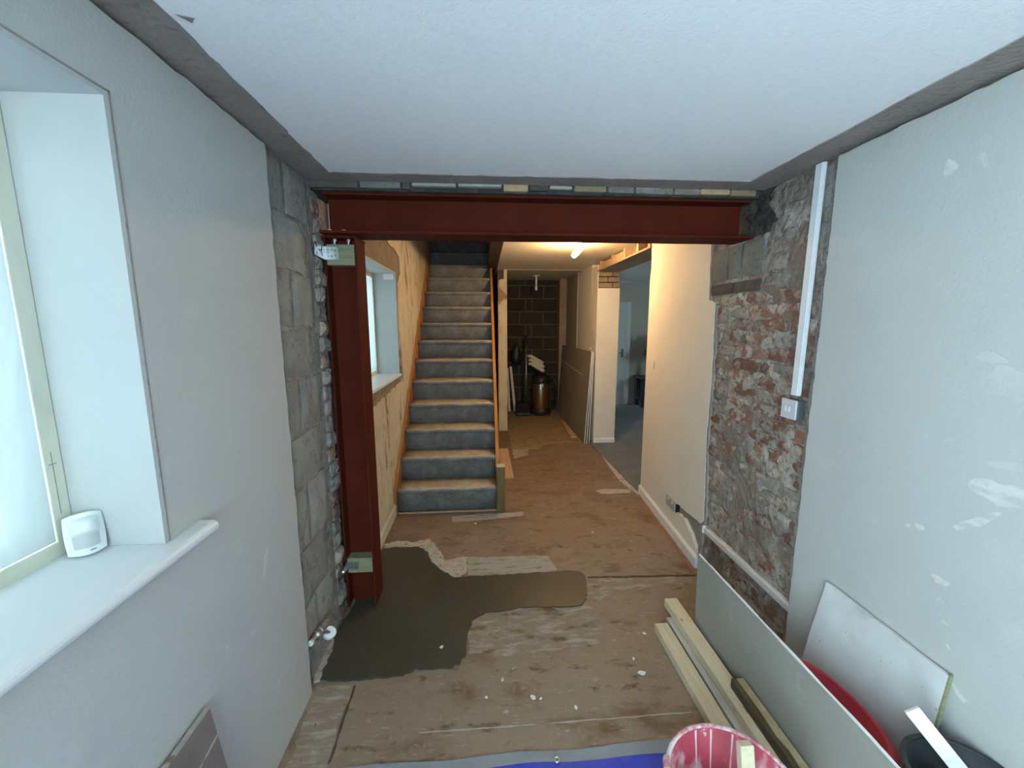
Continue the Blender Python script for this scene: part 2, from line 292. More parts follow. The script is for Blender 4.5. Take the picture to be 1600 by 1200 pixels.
def rag(pts, step=.03, amp=.006, skip=(), closed=True, seed=1):
    """densify a polygon and jitter the new points; edges whose index is in skip stay straight"""
    rn = random.Random(seed); outp = []; n = len(pts)
    for i in range(n if closed else n-1):
        a = Vector(pts[i]); b = Vector(pts[(i+1) % n]); outp.append(tuple(a)); L = (b-a).length; k = int(L/step)
        if i in skip or k < 1: continue
        nr = Vector((-(b-a).y, (b-a).x))/L
        for j in range(1, k+1):
            t = (j+rn.uniform(-.3, .3))/(k+1); outp.append(tuple(a.lerp(b, t)+nr*rn.uniform(-amp, amp)))
    return outp
def blob(c, r1, r2, ang=0, n=22, seed=0, amp=.35):
    rn = random.Random(seed); ph = [rn.uniform(0, 6.28) for _ in range(4)]; o = []
    for k in range(n):
        t = 2*math.pi*k/n; r = 1+amp*(.5*math.sin(2*t+ph[0])+.35*math.sin(3*t+ph[1])+.3*math.sin(5*t+ph[2])+.25*rn.uniform(-1, 1))
        x, y = r1*r*math.cos(t), r2*r*math.sin(t); o.append((c[0]+x*math.cos(ang)-y*math.sin(ang), c[1]+x*math.sin(ang)+y*math.cos(ang)))
    return o

# masonry pieces: unit meshes (front face towards +x of the unit cube, centred), shared by all pieces and scaled per piece
def piece_mesh(name, seed, material, rough=.06, nu=4, nv=3):
    rn = random.Random(seed); vs = []; fs = []
    for j in range(nv+1):
        for i in range(nu+1):
            u = i/nu-.5; v = j/nv-.5; e = (i in (0, nu)) + (j in (0, nv))
            vs.append((.5-(.22 if e else 0)-(.15 if e == 2 else 0)+rn.uniform(-rough, rough)*2, u+rn.uniform(-rough, rough)*.5*(1 if e else .6), v+rn.uniform(-rough, rough)*.8*(1 if e else .6)))
    for j in range(nv):
        for i in range(nu): a = j*(nu+1)+i; fs.append((a, a+1, a+nu+2, a+nu+1))
    ring = [i for i in range(nu+1)]+[(j+1)*(nu+1)-1 for j in range(1, nu and nv+1)]+[nv*(nu+1)+i for i in range(nu-1, -1, -1)]+[j*(nu+1) for j in range(nv-1, 0, -1)]
    b0 = len(vs); vs += [(-.5, vs[i][1]*.98, vs[i][2]*.98) for i in ring]; n = len(ring)
    for k in range(n): l = (k+1) % n; fs.append((ring[l], ring[k], b0+k, b0+l))
    me = bpy.data.meshes.new(name); me.from_pydata(vs, [], fs); me.materials.append(MATS[material]); return me
def piece(me, name, parent, c, size, rot=0, flip=False, facing='x'):
    o = bpy.data.objects.new(name, me); COL.objects.link(o); o.parent = parent; o.location = Vector(c)-worldloc(parent); o.scale = size
    rz = {'x': 0, '-x': math.pi, 'y': R90, '-y': -R90}[facing]
    o.rotation_euler = (rot, 0, rz); return o

# ------------------------------------------------------------------ shell
XL, XR = -.792, 1.404          # finished faces of the near room's side walls
ZC, ZH = 2.32, 2.44            # ceilings: near room, hall
floor = struct('floor', MB().box(-1.15, -3.2, -.12, 5.1, 8.3, 0), 'floor_brown', 'worn brown floor stripped of its covering, spotted with pale residue')
ceiling = struct('ceiling', MB().box(-.85, -3.1, ZC, 1.55, 2.085, ZC+.2), 'ceiling_paint', 'smooth white painted ceiling of the near room')
hallc = struct('ceiling_hall', MB().box(-.85, 2.30, ZH, 1.85, 3.30, ZH+.2).box(.19, 3.30, ZH, 1.85, 7.7, ZH+.2), 'hall_ceiling', 'off-white hall ceiling lit by the bare bulb')
obj('ceiling_seam', MB().box(.34, 6.10, ZH-.014, 1.52, 6.125, ZH+.004), 'dull_plaster', hallc)
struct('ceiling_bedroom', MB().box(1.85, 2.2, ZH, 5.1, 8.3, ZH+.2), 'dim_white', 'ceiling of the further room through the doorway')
# bare strips on the ceiling where coving came off
s1 = rag([(XL-.03, -3.0), (-.68, -3.0), (-.68, 1.966), (1.279, 1.962), (1.279, -3.0), (XR+.03, -3.0), (1.45, 2.075), (-.83, 2.075)], .05, .004, skip=(0, 4, 5, 6, 7), seed=3)
obj('plaster_strip', MB().prism(s1, 'z', ZC-.004, ZC+.002), 'bare_plaster', ceiling, label='bare grey-brown strip around the ceiling where coving was removed')
obj('scuff_mark', MB().prism([(-.665, 1.04), (-.63, 1.05), (-.645, 1.065)], 'z', ZC-.0012, ZC+.001), 'bare_plaster', ceiling)

# ---- left wall: masonry core with two window openings, near plaster, blockwork, hall plaster
W1 = (-.36, 1.0, 1.09, 2.14)     # y0 y1 z0 z1 of the side window opening
W0 = (-1.8, -.5, .012, 2.15)     # unseen doors behind the camera, added for the daylight they let in
W2 = (2.72, 3.86, 1.17, 2.11)    # the stair window
core = [(-3.1, 0), (7.7, 0), (7.7, 5.0), (2.3, 5.0), (2.3, 2.5), (-3.1, 2.5)]
def rect(w): return [(w[0], w[2]), (w[1], w[2]), (w[1], w[3]), (w[0], w[3])]
wl = struct('wall_left', MB().prism(core, 'x', -1.10, -.835, [rect(W0), rect(W1), rect(W2)]), 'mortar', 'left wall: grey plaster near the window, bare blockwork beside the steel post')
near = rag([(-3.1, 0), (1.655, 0), (1.653, 2.303), (-3.1, 2.303)], .04, .0035, skip=(0, 3), seed=5)
obj('plaster_skim', MB().prism(near, 'x', -.836, XL, [rect(W0), rect(W1)]), 'grey_plaster', wl)
hp = rag([(2.37, 0), (7.6, 0), (7.6, 4.9), (2.37, 4.9)], .2, .0, seed=2)
hole = rag([(2.55, 1.04), (3.93, 1.10), (3.985, 1.21), (3.90, 1.30), (3.875, 1.75), (3.90, 2.02), (4.06, 2.13), (4.03, 2.28), (3.75, 2.315), (3.2, 2.36), (2.55, 2.38)], .05, .012, seed=8)
obj('hall_plaster', MB().prism(hp, 'x', -.836, XL, [hole]), 'stripped_wall', wl)
ring = [(2.5, 1.0), (4.1, 1.0), (4.1, 2.42), (2.5, 2.42)]
obj('render_patch', MB().prism(ring, 'x', -.8365, -.806, [rect(W2)]), 'brown_render', wl)
for k in range(11):            # brick edges laid bare under the stair window
    y = 2.78+k*.1; hh = random.uniform(.05, .085)
    obj('brick', MB().box(-.812, y, 1.165-hh, -.797, y+.086, 1.168), 'brown_render', wl, bevel=.004)
# painted reveals of both windows
def reveals(W, depth, material, nm):
    y0, y1, z0, z1 = W; t = .012
    obj('reveal', MB().box(-1.10, y1-t, z0, XL-depth, y1+.001, z1), material, wl)
    obj('reveal', MB().box(-1.10, y0, z0, XL-depth, y0+t, z1), material, wl)
    obj('reveal', MB().box(-1.10, y0+t, z1-t, XL-depth, y1-t, z1), material, wl)
reveals(W0, .001, 'reveal_paint', 'c'); reveals(W1, .001, 'reveal_paint', 'a'); reveals(W2, .004, 'reveal_paint', 'b')
# corner beads
obj('corner_bead', MB().box(XL-.004, W1[1]-.002, W1[2], XL+.001, W1[1]+.003, W1[3]+.003), 'bare_plaster', wl)
obj('corner_bead', MB().box(XL-.004, W1[0], W1[3]-.001, XL+.001, W1[1]+.003, W1[3]+.003), 'bare_plaster', wl)
for c, a, b, an, sd in [((1.52, .72), .006, .02, .2, 1), ((1.40, .80), .012, .045, -.3, 2), ((1.27, .93), .008, .010, 0, 3), ((1.46, .66), .005, .012, 0, 4), ((1.28, .62), .006, .014, .5, 5), ((1.16, .66), .008, .014, .4, 6)]:
    obj('filler_smear', MB().prism(blob(c, a, b, an, seed=sd), 'x', XL-.001, XL+.0008), 'filler_faint', wl)
# exposed blockwork
def rough_face(x, y0, y1, z0, z1, amp, sc, nu, nv, seed):
    return MB().grid(lambda u, v: (x+amp*noise.fractal(Vector((seed, y0+(y1-y0)*u, z0+(z1-z0)*v))*sc, 1.0, 2.0, 4), y0+(y1-y0)*u, z0+(z1-z0)*v), nu, nv)
obj('mortar_bed', rough_face(-.8235, 1.645, 2.20, 0, 2.32, .006, 9, 30, 110, 1.5), 'mortar', wl, smooth=True, fixn=False)
BL = [piece_mesh('block', 20+i, 'concrete_block', .035, 6, 4) for i in range(4)]
zz = [0, .17, .385, .645, .93, 1.165, 1.415, 1.632, 1.87, 2.095, 2.32]
for i in range(len(zz)-1):
    h = zz[i+1]-zz[i]-.016; zc = (zz[i]+zz[i+1])/2
    cuts = [1.60, 1.83 if i % 2 else 1.70, 2.06 if i % 2 else 1.995, 2.125]
    for a, b in zip(cuts[:-1], cuts[1:]):
        if b-a < .14 and a > 1.9: continue
        piece(random.choice(BL), 'block', wl, (-.824+random.uniform(-.003, .003), (a+b)/2, zc), (.028, b-a-.016, h), random.uniform(-.012, .012))
TB = [piece_mesh('brick', 40+i, 'old_brick', .09, 4, 3) for i in range(3)]
TG = [piece_mesh('brick', 50+i, 'grey_brick', .11, 4, 3) for i in range(3)]
for k in range(27):            # toothed brick ends of the removed cross wall
    z = .05+k*.083; d = random.uniform(.014, .03)
    me = random.choice(TB) if random.random() < .33 else random.choice(TG)
    piece(me, 'brick', wl, (-.829+d/2, 2.150+random.uniform(-.012, .008), z), (d, .085, .068), random.uniform(-.06, .06))

# ---- right wall
wr = struct('wall_right', MB().box(XR+.03, -3.1, 0, 1.72, 1.66, 2.5).box(1.462, 1.66, 0, 1.72, 2.40, 2.5), 'mortar', 'right wall: grey plaster in front, stripped old brickwork beside it')
near = rag([(-3.1, 0), (1.612, 0), (1.608, 2.300), (-3.1, 2.303)], .04, .003, skip=(0, 3), seed=6)
obj('plaster_skim', MB().prism(near, 'x', XR, XR+.035), 'grey_plaster', wr)
for c, a, b, an, sd, mm in [((1.198, 2.11), .016, .026, .3, 1, 'filler'), ((1.115, 2.105), .009, .028, -.3, 2, 'filler_faint'), ((.985, 1.49), .045, .05, .2, 3, 'filler_faint'), ((1.02, 1.555), .03, .018, .2, 13, 'filler_faint'),
                        ((.945, 1.19), .065, .038, -.1, 4, 'filler'), ((.99, 1.085), .013, .06, .75, 5, 'filler'), ((1.06, 1.32), .009, .04, .9, 6, 'filler_faint'), ((1.129, .995), .014, .011, .2, 7, 'filler'),
                        ((1.05, .86), .022, .014, 0, 8, 'filler'), ((1.155, 1.294), .010, .011, 0, 9, 'filler_faint'), ((.955, .555), .022, .012, .8, 10, 'filler'), ((1.04, .80), .012, .010, 0, 11, 'filler'), ((1.02, .74), .012, .008, .5, 12, 'filler_faint'),
                        ((1.00, .67), .010, .006, .6, 14, 'filler'), ((.94, 1.27), .05, .012, -.3, 15, 'filler_faint'), ((1.16, .985), .006, .012, .6, 16, 'filler')]:
    obj('filler_smear', MB().prism(blob(c, a, b, an, seed=sd), 'x', XR-.0009, XR+.001), mm, wr)
XB = 1.446
obj('mortar_bed', rough_face(XB+.003, 1.60, 2.43, 0, 2.32, .016, 11, 80, 210, 4.2).xf(lambda v: (max(v.x-.006*min(1, max(0, (1.25-v.z)/.5)), XB+.001 if (1.66 < v.y < 1.80 and v.z > 1.15) else 0), v.y, v.z)), 'old_mortar', wr, smooth=True, fixn=False)
obj('mortar_bed', rough_face(XB+.004, 2.40, 2.575, 1.78, 2.2, .004, 11, 16, 30, 1.2), 'mortar', wr, smooth=True, fixn=False)
OB = [piece_mesh('brick', 60+i, 'old_brick', .10, 5, 3) for i in range(5)]
z = .01; row = 0
while z < 1.80:
    y = 1.60+(row % 2)*.07+random.uniform(-.01, .01)-.1
    while y < 2.40:
        Lb = min(random.choice((.215, .215, .105)), 2.455-y)
        if y+Lb > 1.61:
            me = random.choice(OB if random.random() < (.85 if z > .55 else .55) else TG)
            piece(me, 'brick', wr, (XB+.006+random.uniform(-.004, .005), y+Lb/2, z+.033), (.022, Lb, .062+random.uniform(-.004, .003)), random.uniform(-.02, .02), facing='-x')
        y += Lb+.012
    z += .0725; row += 1
# above: rubble smeared with cement, grey packing bricks, dark fill round the beam end
for (y0, y1, z0, z1, kind) in [(1.60, 1.78, 2.13, 2.30, 'c'), (1.63, 1.67, 1.93, 2.12, 'c'), (1.685, 1.74, 1.93, 2.12, 'g'), (1.80, 1.98, 2.20, 2.31, 'g'), (1.60, 1.70, 1.82, 1.92, 'g'), (1.74, 1.83, 2.0, 2.1, 'o'), (1.83, 1.96, 2.09, 2.19, 'g'), (1.88, 2.0, 1.99, 2.07, 'g'), (1.75, 1.86, 1.90, 1.98, 'o'), (1.86, 2.0, 1.82, 1.90, 'g'), (1.89, 2.02, 1.91, 1.975, 'g')]:
    me = random.choice({'c': BL, 'g': TG, 'o': OB}[kind])
    piece(me, 'brick' if kind != 'c' else 'block', wr, (XB+.006, (y0+y1)/2, (z0+z1)/2), (.022, y1-y0, z1-z0), random.uniform(-.05, .05), facing='-x')
for y0, y1 in ((2.05, 2.22), (2.23, 2.345), (2.355, 2.53)):
    piece(piece_mesh('padstone', int(y0*100), 'padstone', .02, 4, 4), 'padstone', wr, (XB-.002, (y0+y1)/2, 1.995), (.024, y1-y0-.006, .185), 0, facing='-x')
for y0, y1 in ((2.06, 2.285), (2.30, 2.52)):
    piece(piece_mesh('brick', int(y0*100), 'dark_brick', .03, 4, 3), 'brick', wr, (XB, (y0+y1)/2, 1.85), (.022, y1-y0-.004, .062), 0, facing='-x')
obj('dark_packing', MB().grid(lambda u, v: (XB-.012+.022*noise.fractal(Vector((u*2, v*2, 5.))*3, 1., 2., 4)-.02*math.sin(math.pi*u)*math.sin(math.pi*v), 2.005+.36*u-.03*math.sin(v*7)*(1-u), 2.10+.225*v), 14, 14), 'dark_mortar', wr, smooth=True, fixn=False)

# hall part of the right wall: plaster layer with torn edge and the chase beside the socket, skewed a little
XH0, XH1, YH0, YH1 = 1.430, 1.518, 2.42, 3.67
def skew(v): return (v.x+XH0+(XH1-XH0)*(v.y-YH0)/(YH1-YH0), v.y, v.z)
wh = struct('wall_hall', MB().box(.026, 2.38, 0, .36, YH1-.002, 2.6).xf(skew), 'bare_plaster', 'cream painted hall wall with a torn plaster edge next to the brickwork')
edge = [(2.425, 0), (2.45, .10), (2.40, .20), (2.435, .225)]
pl = rag([(YH1, 0), (YH1, 2.05), (YH1-.02, 2.14), (YH1-.01, 2.25), (YH1+.01, 2.5), (2.565, 2.5), (2.55, 2.11), (2.535, 1.80), (2.45, 1.775), (2.435, 1.5), (2.425, 1.25), (2.44, .93), (2.41, .6), (2.395, .36), (2.43, .325), (2.55, .315), (2.68, .30), (2.82, .285), (2.82, .215), (2.68, .235), (2.56, .185), (2.47, .12), (2.445, .06), (2.44, 0)], .035, .005, skip=(0, 3, 4, 17, 23), seed=11)
obj('plaster_skim', MB().prism(pl, 'x', 0, .027).xf(skew), 'cream_wall', wh)
obj('plaster_edge', MB().prism(rag([(2.44, 0), (2.45, .3), (2.40, .45), (2.44, .9), (2.43, 1.3), (2.46, 1.77), (2.55, 1.8), (2.57, 2.1), (2.57, 2.3), (2.535, 2.3), (2.525, 2.05), (2.515, 1.78), (2.425, 1.76), (2.41, 1.3), (2.415, .9), (2.375, .4), (2.40, .2), (2.41, 0)], .03, .006, seed=4), 'x', .003, .024).xf(skew), 'bare_plaster', wh)
obj('wall_mark', MB().prism(blob((3.46, 1.28), .008, .045, .05, seed=3), 'x', -.0006, .001).xf(skew), 'bare_plaster', wh)
# far jamb pier and the wall running on behind it
wf = struct('wall_pier', MB().box(1.502, 5.33, 0, 1.80, 5.62, 2.105).box(1.502, 5.62, 0, 1.80, 7.7, 2.5), 'cream_wall', 'cream wall end at the far side of the doorway opening')
obj('paint_edge', MB().box(1.502, 5.328, 2.105, 1.512, 5.60, 2.40), 'cream_wall', wf)
for k in range(3):
    for (x0, x1) in ((1.516, 1.64), (1.65, 1.798)) if k % 2 else ((1.516, 1.70), (1.71, 1.798)):
        obj('brick', MB().box(x0, 5.335+random.uniform(0, .01), 2.112+k*.074, x1, 5.6, 2.176+k*.074), 'brown_render', wf, bevel=.006)
obj('plaster_panel', MB().box(1.485, 6.42, .9, 1.504, 7.22, 2.44), 'dull_plaster', wf)
struct('wall_return', MB().box(1.375, 7.32, 0, 1.501, 7.55, 2.44), 'brown_render', 'bare brown return at the back corner of the store')
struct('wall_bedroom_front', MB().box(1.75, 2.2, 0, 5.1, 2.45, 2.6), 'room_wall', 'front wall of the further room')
# lintel boards over the opening
lin = struct('trim_1', MB().box(1.50, 3.66, 2.318, 1.80, 5.36, 2.336), 'brown_render', 'timber soffit and joist ends over the doorway opening')
for y in (3.70, 3.98, 4.36, 4.78, 5.27):
    obj('joist_end', MB().box(1.512, y, 2.336, 1.80, y+.045, ZH+.002), 'floor_plank', lin, bevel=.002)
obj('packing_board', MB().box(1.60, 3.70, 2.336, 1.618, 5.32, ZH+.002), 'brown_render', lin)
obj('packing_board', MB().box(1.515, 4.43, 2.337, 1.598, 4.77, 2.42), 'floor_plank', lin, bevel=.002)
obj('packing_board', MB().box(1.515, 4.84, 2.337, 1.598, 5.25, 2.41), 'floor_plank', lin, bevel=.002)

# ---- cross wall over the beam: bricks between beam and ceiling
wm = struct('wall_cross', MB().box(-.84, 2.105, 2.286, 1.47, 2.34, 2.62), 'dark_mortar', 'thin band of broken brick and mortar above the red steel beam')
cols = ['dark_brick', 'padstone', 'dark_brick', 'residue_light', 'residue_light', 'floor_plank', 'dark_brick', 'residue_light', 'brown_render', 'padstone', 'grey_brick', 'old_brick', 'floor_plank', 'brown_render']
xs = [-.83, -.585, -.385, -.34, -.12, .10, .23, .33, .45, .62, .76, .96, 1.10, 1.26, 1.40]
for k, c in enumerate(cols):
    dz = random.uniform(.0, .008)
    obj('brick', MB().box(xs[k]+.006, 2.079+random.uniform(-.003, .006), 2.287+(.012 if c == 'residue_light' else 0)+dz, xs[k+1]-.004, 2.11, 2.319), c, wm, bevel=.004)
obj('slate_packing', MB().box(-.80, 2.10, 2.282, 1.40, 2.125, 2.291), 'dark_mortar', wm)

# ---- remaining walls
wb = struct('wall_back', MB().prism([(-.85, 0), (1.72, 0), (1.72, 2.5), (-.85, 2.5)], 'y', -2.2, -2.0, [[(-.55, .93), (.75, .93), (.75, 2.13), (-.55, 2.13)]]), 'grey_plaster', 'rear wall behind the camera, with an added window')
d1 = struct('window_added', MB().prism([(-.55, .93), (.75, .93), (.75, 2.13), (-.55, 2.13)], 'y', -2.13, -2.07, [[(-.50, .98), (.08, .98), (.08, 2.08), (-.50, 2.08)], [(.12, .98), (.70, .98), (.70, 2.08), (.12, 2.08)]]), 'gloss_white', 'unseen white window added to the rear wall for daylight')  # unseen rear window, put in and sized to tune the near room's light
for a in (-.50, .12): obj('pane', MB().box(a, -2.105, .98, a+.58, -2.10, 2.08), 'glass', d1)
d2 = struct('door_added', MB().prism([(-1.79, .02), (-.51, .02), (-.51, 2.14), (-1.79, 2.14)], 'x', -1.08, -1.02, [[(-1.74, .08), (-1.17, .08), (-1.17, 2.09), (-1.74, 2.09)], [(-1.13, .08), (-.56, .08), (-.56, 2.09), (-1.13, 2.09)]]), 'gloss_white', 'unseen white glazed doors added to the left wall for daylight')  # unseen doors put in to light the right wall and ceiling
for a in (-1.74, -1.13): obj('pane', MB().box(-1.052, a, .08, -1.048, a+.57, 2.09), 'glass', d2)
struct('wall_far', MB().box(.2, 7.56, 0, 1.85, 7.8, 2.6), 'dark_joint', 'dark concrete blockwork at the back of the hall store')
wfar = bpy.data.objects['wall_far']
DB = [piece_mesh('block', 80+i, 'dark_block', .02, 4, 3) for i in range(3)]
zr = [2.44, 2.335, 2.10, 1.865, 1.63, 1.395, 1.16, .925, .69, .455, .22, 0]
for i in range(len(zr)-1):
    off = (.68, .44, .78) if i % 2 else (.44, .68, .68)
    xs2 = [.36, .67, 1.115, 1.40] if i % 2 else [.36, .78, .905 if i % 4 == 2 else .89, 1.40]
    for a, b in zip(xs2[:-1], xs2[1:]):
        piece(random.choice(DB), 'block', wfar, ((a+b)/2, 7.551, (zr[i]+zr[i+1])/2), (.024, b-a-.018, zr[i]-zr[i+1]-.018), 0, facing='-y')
part = struct('wall_store', MB().prism([(6.12, 0), (7.6, 0), (7.6, 2.44), (6.12, 2.44)], 'x', .222, .355), 'dull_plaster', 'stub of stripped partition beside the stairs')
obj('end_board', MB().prism(rag([(.222, 0), (.355, 0), (.355, 2.435), (.31, 2.435), (.31, 2.30), (.222, 2.28)], .08, .003, skip=(0, 1, 2, 3), seed=4), 'y', 6.095, 6.121), 'stripped_wall', part)
obj('socket_hole', MB().box(.232, 6.10, 2.285, .305, 6.122, 2.43), 'dark_stained_timber', part)
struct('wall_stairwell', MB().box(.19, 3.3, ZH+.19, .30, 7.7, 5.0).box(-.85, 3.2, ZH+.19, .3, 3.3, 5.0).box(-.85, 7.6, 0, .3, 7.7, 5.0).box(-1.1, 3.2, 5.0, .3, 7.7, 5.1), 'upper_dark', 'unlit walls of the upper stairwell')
tr_ = struct('trim_2', MB().box(.075, 3.3, 2.425, .205, 6.10, 2.62), 'dark_stained_timber', 'dark timber trimmer along the edge of the stairwell', bevel=.004)
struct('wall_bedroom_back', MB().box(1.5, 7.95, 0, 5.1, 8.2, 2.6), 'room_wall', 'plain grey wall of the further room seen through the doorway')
struct('wall_bedroom_right', MB().prism([(2.2, 0), (8.2, 0), (8.2, 2.6), (2.2, 2.6)], 'x', 4.9, 5.1, [[(5.15, 1.15), (6.05, 1.15), (6.05, 2.05), (5.15, 2.05)]]), 'room_wall', 'window wall of the further room, out of view')
w4 = struct('window_4', MB().prism([(5.15, 1.15), (6.05, 1.15), (6.05, 2.05), (5.15, 2.05)], 'x', 4.97, 5.03, [[(5.20, 1.20), (6.0, 1.20), (6.0, 2.0), (5.20, 2.0)]]), 'gloss_white', 'window lighting the further room')
obj('pane', MB().box(4.995, 5.20, 1.20, 5.0, 6.0, 2.0), 'glass', w4)
struct('floor_carpet', MB().prism([(1.50, 3.67), (1.82, 3.5), (1.82, 2.4), (4.9, 2.4), (4.9, 7.95), (1.80, 7.95), (1.80, 5.33), (1.455, 5.33)], 'z', 0, .010), 'grey_carpet', 'dark grey carpet of the further room, ending at the doorway')

# ------------------------------------------------------------------ windows
def window(name, W, mullions, filmmat, label, rail=.055):
    y0, y1, z0, z1 = W; xf0, xf1 = -1.10, -.995
    g = .055
    holes = []; cuts = [y0+g]+[c for c in mullions]+[y1-g]
    for a, b in zip(cuts[:-1], cuts[1:]):
        a2 = a if a == cuts[0] else a+.025; b2 = b if b == cuts[-1] else b-.025
        holes.append([(a2, z0+rail), (b2, z0+rail), (b2, z1-g), (a2, z1-g)])
    w = struct(name, MB().prism(rect((y0+.012, y1-.012, z0+.001, z1-.012)), 'x', xf0, xf1, holes), 'cream_frame', label, bevel=.004)
    for h in holes:
        obj('pane', MB().box(-1.037, h[0][0], h[0][1], -1.033, h[2][0], h[2][1]), 'glass', w)
    # a sheet taped into each light, billowing in folds towards the room
    for k, h in enumerate(holes):
        def fold(u, v):
            e = min(1, min(u, 1-u)*9, min(v, 1-v)*9)
            return max(0, .016*e*(.35+.35*math.sin(u*11+k+2.2*math.sin(v*3.1)+noise.noise(Vector((u*5, v*2, 2+k)))*2)+.3*noise.noise(Vector((u*5, v*5, 4+k)))))
        sh = MB().grid(lambda u, v: (-.9962+fold(u, v), h[0][0]+.0006+(h[1][0]-h[0][0]-.0012)*u, h[0][1]+.0006+(h[2][1]-h[0][1]-.0012)*v), 36, 36)
        obj('plastic_sheet', sh, filmmat, w, smooth=True, fixn=False, label='translucent plastic sheet taped over the window light')
    return w
w1 = window('window_1', W1, [.29], 'plastic_film', 'large side window with cream frame, covered in plastic sheeting', rail=.06)
obj('pencil_mark', MB().box(-.9952, .963, 1.21, -.9944, .9645, 1.36).box(-.9952, .955, 1.33, -.9944, .972, 1.332), 'bare_plaster', w1)
w2 = window('window_2', W2, [3.29], 'net_film', 'small stair window with white reveal, covered in plastic sheeting')
# sills
def sill(name, W, xo, over, label, z, th=.034):
    y0, y1 = W[0], W[1]; xi = -.997; n = 8
    prof = [(xi, z-th), (xi, z)]+[(xo-th/2+th/2*math.sin(t*math.pi/n), z-th/2+th/2*math.cos(t*math.pi/n)) for t in range(n+1)]
    mb = MB().prism(prof, 'y', y0-over, y1+over)
    mb.v = [Vector((max(v.x, XL+.001), v.y, v.z)) if (v.y < y0+.005 or v.y > y1-.005) and over > 0 else v for v in mb.v]
    if over > 0:
        body = MB().prism([(xi, z-th), (xi, z), (XL+.0008, z), (XL+.0008, z-th)], 'y', y0+.013, y1-.013); mb.add(body.v, body.f)
    return struct(name, mb, 'gloss_white', label)
sill('trim_3', W1, -.742, .108, 'white painted sill board with rounded nose under the side window', 1.112)
sill('trim_4', (W2[0]+.013, W2[1]-.013), -.772, .0, 'white sill of the stair window', 1.185, .025)
obj('contact_box', MB().box(-.90, W2[1]-.045, W2[3]-.065, -.815, W2[1]-.013, W2[3]-.013), 'pvc_white', w2, bevel=.004)

# ------------------------------------------------------------------ floor details
ccp = [(497, 1064), (505, 1040), (521, 1017), (521, 999), (533, 978), (547, 958), (572, 905), (597, 860), (612, 857), (654, 856), (669, 864), (674, 880), (692, 894), (709, 904), (760, 901), (830, 897), (890, 893), (908, 896), (915, 905), (917, 922), (916, 937), (909, 947), (874, 950), (811, 951), (759, 959), (738, 971), (730, 994), (729, 1020), (719, 1039), (700, 1046), (650, 1046), (630, 1057), (580, 1062), (540, 1066)]
cp = [tuple(fl(x, y).xy) for x, y in ccp]
cp[0] = (max(cp[0][0], -.80), cp[0][1])
obj('wet_concrete', MB().prism(rag(cp, .03, .006, seed=9), 'z', -.01, .010), 'wet_concrete', floor, bevel=.006, label='dark fresh concrete patch filled in around the post foot')
def fpatch(name, pix, material, h=.003, amp=.008, step=.03, seed=1, label=None):
    return obj(name, MB().prism(rag([tuple(fl(x, y).xy) for x, y in pix], step, amp, seed=seed), 'z', -.004, h), material, floor, label=label)
fpatch('residue_or_shade_patch', [(600, 851), (623, 845), (648, 848), (670, 842), (683, 856), (696, 876), (730, 869), (730, 893), (712, 906), (690, 896), (672, 880), (668, 864), (654, 857), (600, 862)], 'residue_chips', .004, .008, .02, 2)
fpatch('residue_or_shade_patch', [(731, 871), (790, 870), (856, 869), (873, 893), (820, 898), (731, 902)], 'residue_light', .003, .004, .03, 3)
fpatch('residue_or_shade_patch', [(738, 968), (760, 956), (812, 948), (875, 946), (912, 943), (935, 955), (948, 985), (950, 1005), (905, 1010), (850, 1016), (815, 1027), (780, 1026), (732, 1022), (730, 995)], 'residue', .0025, .012, .03, 4)
fpatch('residue_or_shade_patch', [(916, 903), (940, 902), (1000, 906), (1060, 902), (1085, 905), (1083, 912), (1020, 918), (960, 925), (930, 940), (916, 938)], 'residue', .0022, .012, .03, 5)
fpatch('residue_or_shade_patch', [(706, 808), (760, 803), (818, 800), (817, 806), (760, 812), (708, 816)], 'residue_light', .003, .004, .03, 6)
fpatch('residue_or_shade_patch', [(500, 1070), (545, 1069), (558, 1062), (552, 1080), (538, 1110), (525, 1150), (512, 1198), (480, 1230), (440, 1230), (470, 1140)], 'residue', .0025, .010, .03, 7)
fpatch('residue_or_shade_patch', [(520, 1020), (521, 1000), (500, 1015), (492, 1040), (490, 1068), (498, 1066)], 'residue_light', .012, .008, .02, 8)
fpatch('residue_or_shade_patch', [(930, 767), (945, 764), (985, 765), (985, 770), (940, 772)], 'residue_light', .002, .003, .03, 9)
fpatch('residue_or_shade_patch', [(933, 701), (938, 698), (955, 725), (975, 748), (1001, 771), (996, 774), (968, 752), (950, 728)], 'residue_light', .005, .012, .05, 10, 'pale ragged line of screed along the doorway threshold')
fpatch('residue_or_shade_patch', [(800, 703), (826, 702), (824, 712), (803, 716)], 'residue', .002, .01, .04, 11)
fpatch('residue_or_shade_patch', [(1068, 905), (1086, 903), (1088, 960), (1070, 940)], 'brown_render', .0015, .006, .04, 12)  # shaded triangle of floor, its shade put into a brown patch
obj('hardboard_sheet', MB().prism(rag([(.36, 5.13), (.72, 5.12), (.80, 5.32), (1.27, 5.36), (1.33, 5.3), (1.46, 5.4), (1.46, 7.52), (.36, 7.52)], .05, .006, skip=(5, 6, 7), seed=12), 'z', -.003, .004), 'floor_hardboard', floor)
obj('red_paint_line', MB().prism([(XH0-.062, 2.30), (XH0-.028, 2.30), (XH1-.034, 3.52), (XH1-.058, 3.52)], 'z', -.002, .004), 'red_line', floor)
obj('floor_seam', MB().prism(rag([tuple(fl(x, y).xy) for x, y in [(918, 902), (1090, 898), (1090, 900), (918, 904)]], .04, .003, seed=2), 'z', -.002, .0045), 'mud_timber', floor)
